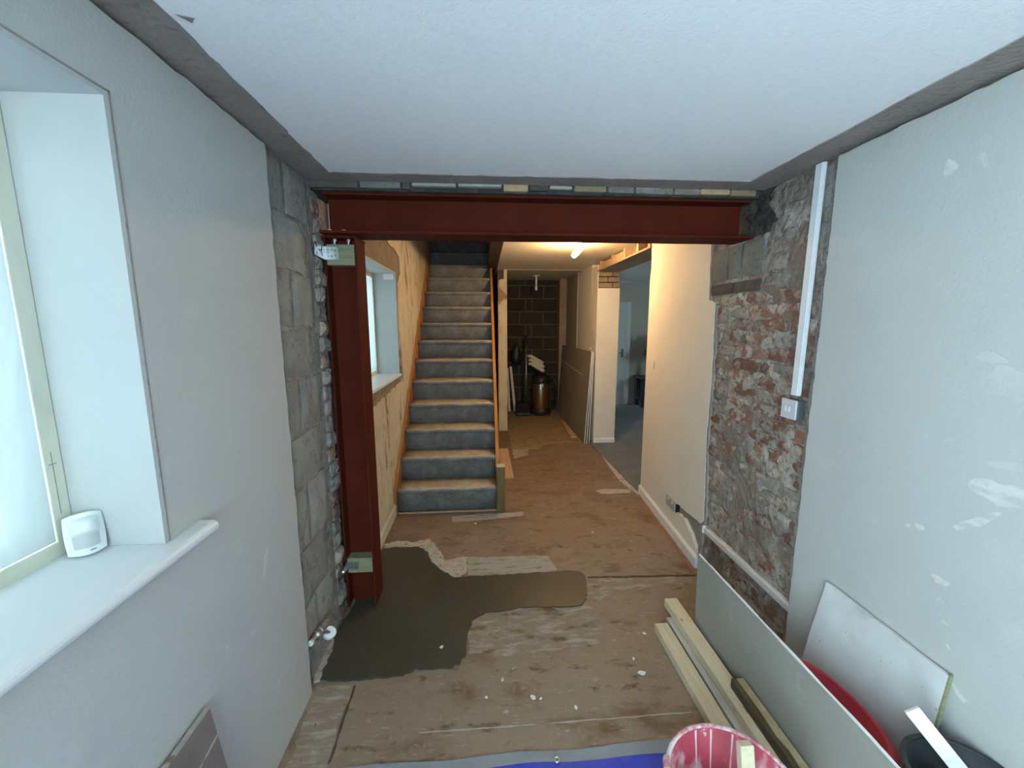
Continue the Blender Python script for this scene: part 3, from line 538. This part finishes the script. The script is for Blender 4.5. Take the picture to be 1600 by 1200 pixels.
obj('floor_seam', MB().prism(rag([tuple(fl(x, y).xy) for x, y in [(553, 1072), (556, 1072), (517, 1190), (511, 1196)]], .03, .003, seed=3), 'z', -.002, .0042), 'mud_timber', floor)
obj('floor_seam', MB().prism(rag([tuple(fl(x, y).xy) for x, y in [(655, 1144), (840, 1131), (1080, 1112), (1080, 1113.5), (840, 1132.5), (655, 1146)]], .04, .002, seed=3), 'z', -.002, .0012), 'residue_light', floor)
for k, (px, py, s) in enumerate([(690, 1014, .010), (785, 1062, .008), (1007, 990, .009), (1003, 1052, .016), (785, 1061, .006), (926, 832, .008), (743, 818, .010), (845, 1092, .006), (900, 1106, .009), (833, 1090, .012), (760, 1090, .006), (990, 1030, .008)]):
    p = fl(px, py); obj('plaster_speck', MB().prism(blob((p.x, p.y), s, s*.8, k, 9, k), 'z', -.001, .013 if k == 0 else .004), 'board_edge', floor)

# skirtings
def skirt(name, pts, h, t, material, label):
    (x0, y0), (x1, y1) = pts
    d = Vector((x1-x0, y1-y0, 0)).normalized(); n = Vector((-d.y, d.x, 0))
    a = Vector((x0, y0, 0)); b = Vector((x1, y1, 0)); pr = [(0, 0), (t, 0), (t, h*.82), (t*.45, h), (0, h)]
    vs = [a+n*p+Vector((0, 0, q)) for p, q in pr]+[b+n*p+Vector((0, 0, q)) for p, q in pr]
    mb = MB().add(vs, [(0, 1, 2, 3, 4), (9, 8, 7, 6, 5)]+[(i, (i+1) % 5, 5+(i+1) % 5, 5+i) for i in range(5)])
    return struct(name, mb, material, label)
skirt('baseboard_right', [(XH0-.001, 2.43), (XH1-.002, 3.668)], .085, .018, 'gloss_white', 'white skirting board along the cream hall wall')
skirt('baseboard_left', [(XL, 3.40), (XL, 2.40)], .10, .018, 'cream_frame', 'cream skirting board between steel post and stairs')
skirt('baseboard_pier', [(1.80, 5.33), (1.50, 5.33)], .075, .018, 'gloss_white', 'white skirting across the cream wall end')
bpy.data.objects['baseboard_pier'].location.y = 0

# ------------------------------------------------------------------ stairs
st = thing('staircase', (-.335, 3.4, 0), 'straight staircase carpeted in blue-grey between orange pine strings', 'staircase')
RISE, GO, NS = .2055, .235, 15
SX0, SX1 = -.772, .100
def step_mesh():
    pr = [(.02, -.02), (.018, RISE-.05)]
    for k in range(9):
        t = -math.pi/2+k*math.pi/8; pr.append((.014-.020*math.cos(t)-.004, RISE-.022+.020*math.sin(t)+.002))
    pr += [(GO+.03, RISE), (GO+.03, RISE-.04), (.06, RISE-.04), (.06, -.02)]
    nx = 8; n = len(pr); vs = []; fs = []
    for i in range(nx+1):
        x = (SX1-SX0)*(i/nx-.5)
        for (y, z) in pr: vs.append((x, y+.003*math.sin(i*1.7+z*20), z+(.003*math.sin(i*2.1+y*9) if z > RISE-.03 else 0)))
    for i in range(nx):
        for k in range(n): l = (k+1) % n; fs.append((i*n+k, i*n+l, (i+1)*n+l, (i+1)*n+k))
    fs += [tuple(range(n)), tuple(nx*n+k for k in range(n-1, -1, -1))]
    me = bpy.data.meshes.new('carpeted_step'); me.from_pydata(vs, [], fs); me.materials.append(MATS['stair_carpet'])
    bm = bmesh.new(); bm.from_mesh(me); bmesh.ops.recalc_face_normals(bm, faces=bm.faces); bm.to_mesh(me); bm.free()
    for p in me.polygons: p.use_smooth = len(p.vertices) == 4
    return me
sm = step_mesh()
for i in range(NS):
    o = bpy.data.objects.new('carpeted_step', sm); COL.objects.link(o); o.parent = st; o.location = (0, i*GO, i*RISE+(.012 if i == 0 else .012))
def stringer(x0, x1, up, down, y0, name, material, zcut=None):
    k = RISE/GO; yb = 3.4+NS*GO
    pts = [(y0, 0), (y0, RISE+up+(y0-3.4)*k), (yb, NS*RISE+up+RISE), (yb, NS*RISE-down), (3.4+down/k, 0)]
    return obj(name, MB().prism(pts, 'x', x0, x1), material, st, bevel=.003)
stringer(-.791, SX0, .055, .30, 3.37, 'string_board', 'varnished_pine')
stringer(SX1, .132, .02, .28, 3.43, 'string_board', 'varnished_pine')
nw = obj('newel_stub', MB().box(.100, 3.352, 0, .172, 3.428, .415), 'newel_wood', st, bevel=.002)
obj('cut_top', MB().box(.100, 3.352, .4152, .172, 3.428, .419), 'cut_wood', nw)
obj('carpet_gripper', MB().box(-.765, 3.382, 0, .098, 3.40, .012), 'floor_plank', st)
spn = MB().prism([(3.45, 0), (6.11, 0), (6.11, 2.28), (3.80, .25)], 'x', .106, .120)
obj('spandrel_panel', spn, 'cream_frame', st)

# ------------------------------------------------------------------ steelwork
bm_ = thing('steel_beam', (.32, 2.2175, 2.093), 'dark red steel I-beam spanning the full width of the opening', 'beam')
def ip(*b): return MB().box(*b)
obj('bottom_flange', ip(-.80, 2.130, 2.093, 1.435, 2.305, 2.106), 'red_oxide', bm_, bevel=.002)
obj('top_flange', ip(-.775, 2.130, 2.272, 1.40, 2.305, 2.285), 'red_oxide', bm_, bevel=.002)
obj('web', ip(-.775, 2.213, 2.1062, 1.40, 2.222, 2.2718), 'red_oxide', bm_)
ps = thing('steel_post', (-.727, 2.28, 0), 'dark red steel column standing in the wet concrete under the beam', 'post')
obj('flange', ip(-.810, 2.200, .011, -.799, 2.352, 2.082), 'red_oxide', ps, bevel=.002)
obj('flange', ip(-.656, 2.200, .011, -.645, 2.352, 2.082), 'red_oxide', ps, bevel=.002)
obj('web', ip(-.7985, 2.272, .011, -.6565, 2.280, 2.082), 'red_oxide', ps)
obj('cap_plate', ip(-.815, 2.195, 2.0825, -.64, 2.355, 2.0925), 'red_oxide', ps, bevel=.002)
for x in (-.765, -.695):
    b = thing('bolt', (x, 2.235, 2.05), 'galvanised bolt through the %s of the beam flange over the post' % ('left end' if x < -.73 else 'inner hole'), 'bolt', 'bolts joining beam and post')
    obj('shank', MB().tube([(x, 2.235, 2.048), (x, 2.235, 2.082)], .0065, 8), 'zinc', b)
    obj('nut', MB().tube([(x, 2.235, 2.068), (x, 2.235, 2.0822)], .013, 6), 'zinc', b)
    obj('head', MB().tube([(x, 2.175, 2.1062), (x, 2.175, 2.116)], .014, 6), 'zinc', b)
x = -.605
b = thing('bolt', (x, 2.175, 2.1062), 'small galvanised bolt head on the beam flange right of the post', 'bolt', 'bolts joining beam and post')
obj('head', MB().tube([(x, 2.175, 2.1062), (x, 2.175, 2.112)], .010, 6), 'zinc', b)
def wood_block(z0, z1, lab):
    return obj('timber_block', MB().box(-.797, 2.203, z0, -.658, 2.268, z1), 'sawn_green_timber', None, bevel=.002, label=lab, cat='timber', group='timber blocks in the post')
wood_block(1.948, 2.052, 'greenish timber block wedged in the top of the steel post')
wood_block(.225, .315, 'greenish timber block wedged near the foot of the steel post')
def strap(z0, z1, lab, x0=-.80, x1=-.735, bent=False):
    t = thing('wall_strap', (-.80, 2.19, z0), lab, 'strap', 'galvanised wall straps')
    y = 2.1985
    hs = [[(x0+.012+.018*i+.005*math.cos(a), z0+(z1-z0)*f+.005*math.sin(a)) for a in [k*math.pi/3 for k in range(6)]] for i, f in ((0, .25), (0, .75), (1, .25), (1, .75), (2, .3), (2, .7))]
    obj('plate', MB().prism([(x0, z0), (x1, z0), (x1, z1), (x0, z1)], 'y', y, y+.003, hs), 'zinc', t)
    obj('bent_leg', MB().prism([(2.06, z0+.004), (2.2015, z0-.004), (2.2015, z1), (2.06, z1)], 'x', x0-.002, x0+.001, [[(2.085+.03*i+.007*math.cos(k*math.pi/3), z0+(z1-z0)*f+.007*math.sin(k*math.pi/3)) for k in range(6)] for i, f in ((0, .25), (0, .75), (1, .5), (2, .25), (2, .75))]), 'zinc', t)
    s = obj('screw', MB().tube([(x0-.002, 2.145, (z0+z1)/2), (x0+.006, 2.145, (z0+z1)/2)], .010, 8), 'zinc', t)
strap(1.975, 2.04, 'galvanised perforated strap fixing the upper timber block to the blockwork')
strap(.252, .292, 'galvanised strap fixing the lower timber block to the blockwork')

# pipe stub and white cap low on the blockwork
pv = thing('pipe_stub', (-.79, 1.76, .20), 'chrome pipe stub low on the blockwork with a round white cap', 'pipe')
A = wx(487, 1003, -.792); B = wx(511, 972, -.785)
obj('pipe', MB().tube([A, A.lerp(B, .45), A.lerp(B, .5), B], [.012, .012, .019, .019], 14), 'zinc', pv, smooth=False)
obj('collar', MB().tube([A.lerp(B, .28), A.lerp(B, .42)], .021, 6), 'zinc', pv)
C = wx(515, 989, -.765)
obj('arm', MB().tube([A.lerp(B, .55)+Vector((.0, 0, 0)), C], .010, 10), 'zinc', pv)
ax = Vector((.55, -.35, .75)).normalized()
obj('cap', MB().tube([C-ax*.011, C-ax*.009, C+ax*.009, C+ax*.011], [.026, .029, .029, .026], 24), 'pvc_white', pv)
obj('end_cap', MB().tube([A-(B-A).normalized()*.014, A], .013, 12), 'pvc_white', pv)

# ------------------------------------------------------------------ fixtures on the right wall
cx = XB-.004
t = thing('cable_trunking', (1.425, 1.725, 1.325), 'white plastic trunking running from the ceiling down to the switch', 'trunking')
obj('channel', MB().prism([(1.703, 1.322), (1.747, 1.322), (1.738, 2.312), (1.694, 2.312)], 'x', XB-.026, XB-.0125), 'pvc_white', t, bevel=.002)
obj('lid', MB().prism([(1.707, 1.322), (1.743, 1.322), (1.734, 2.312), (1.698, 2.312)], 'x', XB-.032, XB-.0265), 'pvc_white', t, bevel=.002)
t = thing('wall_switch', (1.425, 1.735, 1.21), 'square lilac-white switch on a dark back box below the trunking', 'switch')
obj('back_box', MB().box(XB-.034, 1.690, 1.214, XB+.004, 1.778, 1.300), 'dark_plastic', t, bevel=.003)
fp = obj('faceplate', MB().box(XB-.044, 1.690, 1.212, XB-.0345, 1.780, 1.302), 'lilac_white', t, bevel=.003)
for y in (1.722, 1.742): obj('rocker', MB().box(XB-.048, y, 1.244, XB-.0442, y+.013, 1.270), 'pvc_white', fp, bevel=.0015)
t = thing('pipe_trunking', (1.42, 2.0, .29), 'white dirty trunking running level along the foot of the brickwork', 'trunking')
obj('channel', MB().box(XB-.03, 1.615, .295, XB+.003, 2.375, .337), 'pvc_dirty', t, bevel=.008, segs=3)
obj('end_cap', MB().box(XB-.034, 2.365, .293, XB+.003, 2.380, .340), 'pvc_white', t, bevel=.003)
xs_ = XH0+(XH1-XH0)*(2.92-YH0)/(YH1-YH0)
t = thing('wall_socket', (xs_, 2.92, .20), 'grey double socket plate low on the cream hall wall', 'socket')
fp = obj('faceplate', MB().box(-.011, 2.838, .205, -.001, 2.998, .283).xf(skew), 'socket_grey', t, bevel=.002)
for y in (2.868, 2.945): obj('rocker', MB().box(-.0135, y, .258, -.0112, y+.016, .272).xf(skew), 'pvc_white', fp)
obj('back_box', MB().box(-.0008, 2.815, .208, .025, 2.836, .280).xf(skew), 'black_plastic', t)

# ------------------------------------------------------------------ pendant bulb
P0 = Vector((.997, 4.1, 2.412)); P1 = Vector((.870, 4.08, 2.280))
t = thing('pendant_bulb', (.99, 4.1, 2.38), 'bare glowing bulb hanging tilted from the hall ceiling', 'light bulb')
d = (P1-P0).normalized()
obj('cord', MB().tube([(1.03, 4.1, ZH-.002), (1.03, 4.1, 2.436), P0-d*.03], .004, 8), 'pvc_white', t)
obj('ceiling_rose', MB().lathe([(.001, 0), (.035, 0), (.04, .014), (.001, .014)], (1.03, 4.1, ZH-.014), 20), 'pvc_white', t)
obj('holder', MB().tube([P0-d*.035, P0+d*.022], [.015, .018], 14), 'pvc_white', t)
obj('glass_bulb', MB().tube([P0+d*l for l in (.024, .026, .045, .13, .146, .154, .156)], [.012, .02, .0265, .0265, .021, .010, .002], 20), 'bulb_glow', t, smooth=True)

# ------------------------------------------------------------------ boards and timber in the foreground
t = thing('plasterboard_sheet', (1.115, .85, 0), 'long grey plasterboard offcut standing on edge beside the pale timbers', 'plasterboard')
ys, ye = -.15, 1.885
def pbv(v): return (v.x, v.y, v.z)
face = [(ys, .0), (ye-.02, .0), (ye, .453), (ys, .449)]
obj('paper_face', MB().prism(rag(face, .08, .0015, skip=(0, 1, 3), seed=2), 'x', 1.108, 1.1095), 'board_grey', t)
obj('gypsum_core', MB().prism(rag(face, .06, .002, skip=(0, 1, 3), seed=2), 'x', 1.1097, 1.121), 'board_edge', t)
def timber(name, x0, x1, z0, z1, y0, y1, material, label, rot=0, group='pale timber lengths on the floor'):
    o = obj(name, MB().box(x0, y0, z0, x1, y1, z1), material, None, bevel=.004, label=label, cat='timber', group=group)
    if rot:
        o.rotation_euler.z = rot
    return o
timber('timber_length', .902, .976, .0005, .046, -.3, 1.905, 'pale_pine', 'pale pine length lying nearest the open floor, lowest left of the three')
timber('timber_length', .986, 1.060, .0005, .046, -.3, 1.945, 'grey_pine', 'pale pine length underneath, mostly hidden between the other two')
timber('timber_length', 1.014, 1.088, .0468, .092, -.3, 2.035, 'pale_pine', 'pale knotty pine length on top, reaching furthest towards the doorway')
dk = thing('stained_timber', (1.073, .6, .0925), 'muddy brown timber with a pale scraped top edge against the plasterboard', 'timber')
obj('body', MB().box(1.046, -.3, .0928, 1.098, 1.46, .1385), 'mud_timber', dk, bevel=.003)
obj('scraped_top', MB().prism(rag([(1.072, -.3), (1.097, -.3), (1.097, 1.455), (1.066, 1.455)], .08, .006, skip=(0, 1, 2), seed=3), 'z', .1384, .1395), 'mud_timber_pale', dk)

# small splashed board leaning on the right wall
t = thing('splashed_offcut', (1.37, 1.2, 0), 'white splashed board offcut leaning on the grey wall behind the plasterboard', 'board')
def lean(v): k = v.z/.6; return (v.x+1.335+(XR-.006-1.335-.012)*k, v.y+.035*(1-k)*(1 if v.y > 1.2 else .2), v.z)
obj('sheet', MB().prism(rag([(.972, .0), (1.44, .0), (1.418, .602), (.978, .597)], .06, .002, skip=(0,), seed=5), 'x', 0, .010).xf(lean), 'splashed_board', t)
obj('cut_edge', MB().prism([(.968, .0), (.9765, .0), (.9815, .6), (.973, .6)], 'x', .0015, .012).xf(lean), 'sawn_green_timber', t)
# brown board leaning on the left wall
t = thing('brown_offcut', (-.77, .8, 0), 'brown board offcut leaning on the grey wall under the window sill', 'board')
def leanl(v): k = v.z/.6; return (v.x-.735-(.042)*k, v.y, v.z)
obj('sheet', MB().prism([(.55, 0), (1.075, 0), (1.03, .594), (.55, .594)], 'x', -.006, .006).xf(leanl), 'brown_board', t)
obj('cut_edge', MB().prism([(.55, .594), (1.03, .594), (1.03, .599), (.55, .599)], 'x', -.006, .006).xf(leanl), 'residue_light', t)
obj('batten', MB().prism([(.55, .40), (1.04, .50), (1.04, .506), (.55, .406)], 'x', .0062, .008).xf(leanl), 'residue_light', t)

# ------------------------------------------------------------------ tubs and tarp
t = thing('tarpaulin', (.15, .3, 0), 'blue tarpaulin with a grey hem spread on the floor at the front', 'tarpaulin')
def tz(x, y): return .005+.004*noise.noise(Vector((x*4, y*4, 3)))+.003*noise.noise(Vector((x*11, y*9, 1)))
def tarp(y0f, y1f, dz): return MB().grid(lambda u, v: ((lambda x, yy: (x, yy, max(.0012, tz(x, yy))+dz))(-.56+1.42*u, y0f(u)+(y1f(u)-y0f(u))*v)), 44, 12)
top = lambda u: 1.318+.018*u+.004*math.sin(u*17)
hem = lambda u: top(u)-.046-.004*math.sin(u*9)
obj('hem', tarp(hem, top, .0006), 'tarp_hem', t, smooth=True, fixn=False)
obj('sheet', tarp(lambda u: -.9, lambda u: hem(u)+.004, 0), 'tarp_blue', t, smooth=True, fixn=False)
p = fl(870, 1190)
ey = obj('eyelet', MB().lathe([(.006, .0), (.006, .004), (.009, .0055), (.012, .004), (.012, 0)], (p.x, p.y, .007), 18), 'zinc', t, smooth=True)
def tub(name, c, r0, r1, h, material, rim, label, cat, sy=1., zb=.010, z_in=.03, n=40):
    t = thing(name, (c[0], c[1], zb), label, cat)
    prof = [(.001, 0), (r0, 0), (r1, h), (r1+.004, h)]
    prof2 = [(r1-.004, h), (r0-.006, z_in), (.001, z_in)]
    obj('body', MB().lathe([(.001, 0), (r0, 0), (r0+(r1-r0)*.5, h*.5), (r1, h-.001), (r1-.005, h-.001), (r0+(r1-r0)*.5-.005, h*.5), (r0-.004, .006), (.001, .006)], (c[0], c[1], zb), n, 1, sy), material, t, smooth=True)
    n2 = 8; rp = [(r1+.001+.0075*math.cos(2*math.pi*k/n2), h+.0045*math.sin(2*math.pi*k/n2)) for k in range(n2+1)]
    obj('rim', MB().lathe(rp, (c[0], c[1], zb), n, 1, sy), rim, t, smooth=True)
    return t
tb = tub('plaster_tub', (.722, .945), .145, .185, .292, 'tub_red', 'tub_rim', 'plaster-smeared red tub in the foreground with a stick standing in it', 'tub')
for k, (an, l, w) in enumerate([(1.72, .17, .004), (1.42, .20, .004), (1.05, .15, .004)]):
    pts = []
    for q in range(6):
        zq = .286-l*q/5; rq = .145+(.185-.145)*zq/.292-.0055; pts.append((.722+rq*math.cos(an), .945+rq*math.sin(an), .01+zq))
    obj('plaster_drip', MB().tube(pts, [w*.9, w*.7, w*.6, w*.6, w*.8, w*.4], 8), 'tub_drip', tb, smooth=True)
hd = MB().tube([(.722+.19*math.cos(a), .945+.19*math.sin(a), .285+.028*math.sin(b)) for a, b in [(2.62, 0), (2.68, 1.2), (2.80, 1.57), (2.95, 1.57), (3.06, 1.2), (3.12, 0)]], .012, 10)
obj('handle', hd, 'tub_rim', tb, smooth=True)
obj('slop', MB().lathe([(.001, .045), (.08, .05), (.149, .042)], (.722, .945, .01), 30), 'dull_plaster', tb, smooth=True)
stk = thing('mixing_stick', (.78, .93, .07), 'pale pine stick standing upright in the smeared red tub', 'stick')
top_ = wy(1164, 1161, .985)
obj('shaft', MB().bar((.76, .90, .064), top_, .042, .026, (0, 1, 0)), 'pale_pine', stk, bevel=.003)
tub('red_tub', (1.212, 1.135), .05, .068, .34, 'red_plastic', 'red_plastic', 'plain red oval tub squeezed behind the plasterboard sheet', 'tub', sy=2.6, zb=.001)
bk = tub('black_bucket', (1.268, .80), .105, .134, .445, 'bucket_black', 'bucket_black', 'black builder\'s bucket in the front corner with a pale straightedge in it', 'bucket', zb=.001)
tw = thing('straightedge', (1.30, .85, .1), 'pale flat straightedge batten sticking out of the black bucket', 'tool')
Pa = wy(1424, 1108, .93); Pb = fl(1512, 1218, .40); Pb = Pb+(Pb-Pa)*.12
obj('blade', MB().bar(Pb, Pa, .040, .012, Vector((0, 0, H))-Pa), 'board_edge', tw, bevel=.002)

# sensor on the sill
base = fl(138, 866, 1.1125)+Vector((-.012, .012, 0))
t = thing('motion_sensor', base, 'white alarm motion sensor propped in the corner of the window sill', 'sensor')
rot = Matrix.Rotation(math.radians(47), 4, 'Z') @ Matrix.Rotation(math.radians(-13), 4, 'X') 
def sens(v): q = rot @ v; return base+q+Vector((0, 0, .004))
wd, ht = .064, .086
def bulge(u, v): return -.020-.022*(1-(2*u-1)**2)*(1-.35*(2*v-1)**2)
def outline(u, v): return ((u-.5)*wd*(1+.06*math.sin(math.pi*v)), v*ht*(1-.0*u)+(.006*(1-(2*u-1)**2))*(2*v-1))
def gp(u, v, dy=0): x, z = outline(u, v); return Vector((x, bulge(u, v)+dy, z))
cas = MB().grid(lambda u, v: gp(u, v), 14, 16)
o0 = len(cas.v); bk2 = MB().grid(lambda u, v: Vector((outline(u, v)[0], 0, outline(u, v)[1])), 14, 16); cas.add(bk2.v, [tuple(reversed(f)) for f in bk2.f])
nu, nv = 14, 16
loop = [i for i in range(nu+1)]+[j*(nu+1)+nu for j in range(1, nv+1)]+[nv*(nu+1)+i for i in range(nu-1, -1, -1)]+[j*(nu+1) for j in range(nv-1, 0, -1)]
for k in range(len(loop)): a_, b_ = loop[k], loop[(k+1) % len(loop)]; cas.f.append((b_, a_, o0+a_, o0+b_))
cas.xf(sens); obj('casing', cas, 'pvc_white', t, smooth=False, bevel=0)
obj('dome', MB().grid(lambda u, v: gp(.12+.76*u, .52+.38*v, -.002-.012*math.sin(math.pi*min(1, v*1.0))**.6*(1-(2*u-1)**4)), 14, 12).xf(sens), 'gloss_white', t, smooth=True)
obj('lens_window', MB().grid(lambda u, v: gp(.17+.66*u, .17+.33*v, -.0012-.001*math.sin(math.pi*u)), 10, 8).xf(sens), 'reveal_paint', t, smooth=True)
obj('slot', MB().grid(lambda u, v: gp(.55+.16*u, .085+.025*v, -.0012), 4, 2).xf(sens), 'dark_plastic', t)

# ------------------------------------------------------------------ things down the hall
o = obj('floor_plank', MB().box(.176, 4.09, .0045, .305, 5.12, .024), 'floor_plank', None, bevel=.002, label='pinkish planed plank lying flat beside the stairs', cat='plank')
o = obj('wood_strip', MB().prism([(1.25, 5.60), (1.335, 5.60), (1.345, 6.6), (1.29, 6.6)], 'z', .0045, .024), 'floor_plank', None, bevel=.002, label='short wood strip lying at the foot of the leaning boards', cat='plank')
labs = ['foremost of three plasterboard sheets leaning on the hall wall, its whole face showing', 'middle of three plasterboard sheets leaning on the hall wall', 'rearmost of three plasterboard sheets leaning on the hall wall, against the plaster']
for k in range(3):
    xb, xt = 1.362+.034*k, 1.432+.0165*k
    yn = 5.285+.010*k
    t = thing('leaning_board', (xb, 6.3, .0045), labs[k], 'plasterboard', 'plasterboard sheets leaning in the hall')
    def lb(v, xb=xb, xt=xt): return (v.x+xb+(xt-xb)*v.z/1.27, v.y, v.z+.0048)
    hgt = 1.275-.012*k
    obj('face', MB().prism([(yn, 0), (7.3, 0), (7.3, hgt-.02), (yn, hgt)], 'x', 0, .0015).xf(lb), 'board_ivory', t)
    obj('edge', MB().prism([(yn, 0), (7.3, 0), (7.3, hgt-.02), (yn, hgt)], 'x', .0017, .011).xf(lb), 'board_edge', t)
    if k == 0:
        obj('joint_line', MB().prism([(5.62, .905), (7.25, .975), (7.25, .983), (5.62, .913)], 'x', -.001, .0001).xf(lb), 'board_edge', t)
obj('screw_head', MB().lathe([(.001, 0), (.012, 0), (.012, .01), (.001, .012)], (1.48, 5.52, 1.30), 10), 'pvc_white', wf)
# vacuum cleaner
v = thing('vacuum_cleaner', (1.03, 7.2, .004), 'upright drum vacuum cleaner with a bronze body in the dark store', 'vacuum cleaner')
obj('base', MB().lathe([(.001, 0), (.185, 0), (.19, .05), (.17, .09), (.001, .09)], (1.03, 7.2, .03), 28), 'black_plastic', v, smooth=False)
obj('drum', MB().lathe([(.15, 0), (.155, .02), (.155, .45), (.15, .47), (.001, .47)], (1.03, 7.2, .12), 32), 'bronze_metal', v, smooth=True)
hd_ = obj('motor_head', MB().lathe([(.17, 0), (.178, .03), (.17, .09), (.12, .14), (.001, .15)], (1.03, 7.2, .585), 28), 'black_plastic', v, smooth=True)
obj('handle', MB().tube([(.93, 7.2, .70), (.94, 7.2, .78), (1.03, 7.2, .80), (1.12, 7.2, .78), (1.13, 7.2, .70)], .014, 8), 'black_plastic', hd_, smooth=True)
for an in (.6, 2.2, 3.8, 5.4):
    c = Vector((1.03+.19*math.cos(an), 7.2+.19*math.sin(an), .026)); obj('wheel', MB().tube([c+Vector((-.012, 0, 0)), c+Vector((.012, 0, 0))], .024, 12), 'black_plastic', v)
obj('latch', MB().box(1.01, 7.03, .52, 1.05, 7.046, .60), 'zinc', v, bevel=.003)
obj('hose', MB().tube([(1.20, 7.18, .62), (1.27, 7.15, .64), (1.31, 7.13, .55), (1.30, 7.14, .35), (1.24, 7.16, .2)], .022, 10), 'black_plastic', v, smooth=True)
c = thing('draped_towel', (.95, 7.15, .76), 'pale folded towel heaped on top of the vacuum cleaner', 'towel')
for k, (z, dx) in enumerate(((.80, 0), (.87, .0), (.94, -.02))):
    obj('fold', MB().tube([(.80+dx, 7.17, z+.13), (.86+dx, 7.15, z+.13), (.95+dx, 7.13, z+.07), (1.04+dx, 7.12, z+.02), (1.08+dx, 7.12, z+.01)], [.024, .034, .036, .036, .022], 10), 'white_cloth', c, smooth=True)
dp = thing('long_dustpan', (.70, 7.1, .004), 'black long-handled dustpan standing upright in the store', 'dustpan')
obj('pan', MB().prism([(7.02, 0), (7.30, 0), (7.30, .20), (7.2, .20), (7.02, .05)], 'x', .57, .822).xf(lambda q: (q.x, q.y, q.z+.005)), 'black_plastic', dp, bevel=.012)
obj('pole', MB().tube([(.762, 7.22, .19), (.766, 7.25, 1.30)], .013, 10), 'zinc', dp, smooth=True)
obj('grip', MB().tube([(.766, 7.25, 1.29), (.768, 7.255, 1.44)], .022, 10), 'black_plastic', dp, smooth=True)
br = thing('broom', (.71, 7.3, .004), 'dark broom leaning beside the dustpan pole', 'broom')
obj('handle', MB().tube([(.715, 7.39, .14), (.735, 7.50, 1.32)], .013, 10), 'black_plastic', br, smooth=True)
obj('head', MB().box(.63, 7.36, .06, .83, 7.42, .15), 'dark_stained_timber', br, bevel=.008)
obj('bristles', MB().prism([(.635, 0), (.825, 0), (.81, .06), (.65, .06)], 'y', 7.365, 7.415).xf(lambda q: (q.x, q.y, q.z+.006)), 'black_plastic', br)
for k, (x0, x1, z1, lab) in enumerate(((.575, .50, .85, 'white batten leaning on the store wall, beside the dustpan'), (.47, .44, .82, 'white batten leaning behind the stripped partition edge'))):
    bt = obj('white_batten', MB().bar((x0, 7.42, .012), (x1, 7.525, z1), .045, .02, (0, 1, 0)), 'white_cloth', None, bevel=.003, label=lab, cat='batten', group='white battens in the store')
bag = obj('black_bag', MB().lathe([(.001, 0), (.10, 0), (.12, .12), (.10, .26), (.05, .34), (.02, .38), (.001, .38)], (.60, 7.42, .90), 18, .8, .7).xf(lambda q: (q.x+.012*math.sin(q.z*40+q.y*30), q.y, q.z+.01*math.sin(q.x*50))), 'black_plastic', None, smooth=True, label='black bag hanging on the block wall of the store', cat='bag')
hk = obj('hook', MB().tube([(.60, 7.56, 1.32), (.60, 7.46, 1.30), (.60, 7.42, 1.275)], .008, 8), 'zinc', wfar)
pl_ = thing('ceiling_pipe', (.80, 7.0, 2.22), 'short white lamp holder hanging from the store ceiling', 'lamp holder')
q = wy(838, 432, 6.9)
obj('cord', MB().tube([(q.x, 6.9, ZH-.012), (q.x, 6.9, 2.27)], .016, 10), 'pvc_white', pl_, smooth=True)
obj('holder', MB().tube([(q.x, 6.9, 2.27), (q.x, 6.9, 2.20)], [.02, .024], 12), 'pvc_white', pl_, smooth=True)
obj('rose', MB().lathe([(.001, 0), (.05, 0), (.055, .012), (.001, .013)], (q.x, 6.9, ZH-.013), 18), 'pvc_white', pl_)

# further room
dr = struct('door_1', MB().box(2.60, 7.88, .012, 2.905, 7.93, 2.06), 'dim_white', 'off-white door at the back of the further room')
obj('stile', MB().box(2.85, 7.866, .012, 2.905, 7.8795, 2.06), 'dim_white', dr)
hh_ = obj('handle', MB().box(2.735, 7.866, .98, 2.775, 7.879, 1.14), 'dark_plastic', dr, bevel=.003)
obj('lever', MB().tube([(2.755, 7.866, 1.07), (2.755, 7.84, 1.07), (2.68, 7.84, 1.07)], .009, 8), 'dark_plastic', hh_)
tbx = thing('side_table', (3.3, 7.72, .01), 'dark side table against the wall of the further room', 'table')
obj('top', MB().box(3.02, 7.42, .575, 3.60, 7.93, .61), 'navy_wood', tbx, bevel=.005)
for x_ in (3.05, 3.51):
    for y_ in (7.53, 7.83): obj('leg', MB().box(x_, y_, .011, x_+.06, y_+.06, .575), 'navy_wood', tbx, bevel=.004)
obj('back_panel', MB().box(3.11, 7.86, .10, 3.51, 7.88, .574), 'navy_wood', tbx)
obj('shelf', MB().box(3.05, 7.53, .14, 3.57, 7.85, .165), 'navy_wood', tbx)
lp = thing('table_lamp', (3.38, 7.64, .611), 'table lamp with a flared dark brown shade on the side table', 'lamp')
obj('base', MB().lathe([(.001, 0), (.08, 0), (.07, .03), (.03, .06), (.045, .16), (.02, .30), (.015, .42), (.001, .43)], (3.38, 7.64, .6115), 24), 'navy_wood', lp, smooth=True)
obj('shade', MB().lathe([(.285, 0), (.285, .03), (.23, .10), (.15, .24), (.10, .40), (.095, .40), (.145, .24), (.225, .10), (.27, .02)], (3.38, 7.64, 1.03), 28), 'lamp_shade', lp, smooth=True)
obj('wall_plate', MB().box(2.975, 7.944, 1.32, 3.06, 7.951, 1.40), 'dim_white', bpy.data.objects['wall_bedroom_back'])
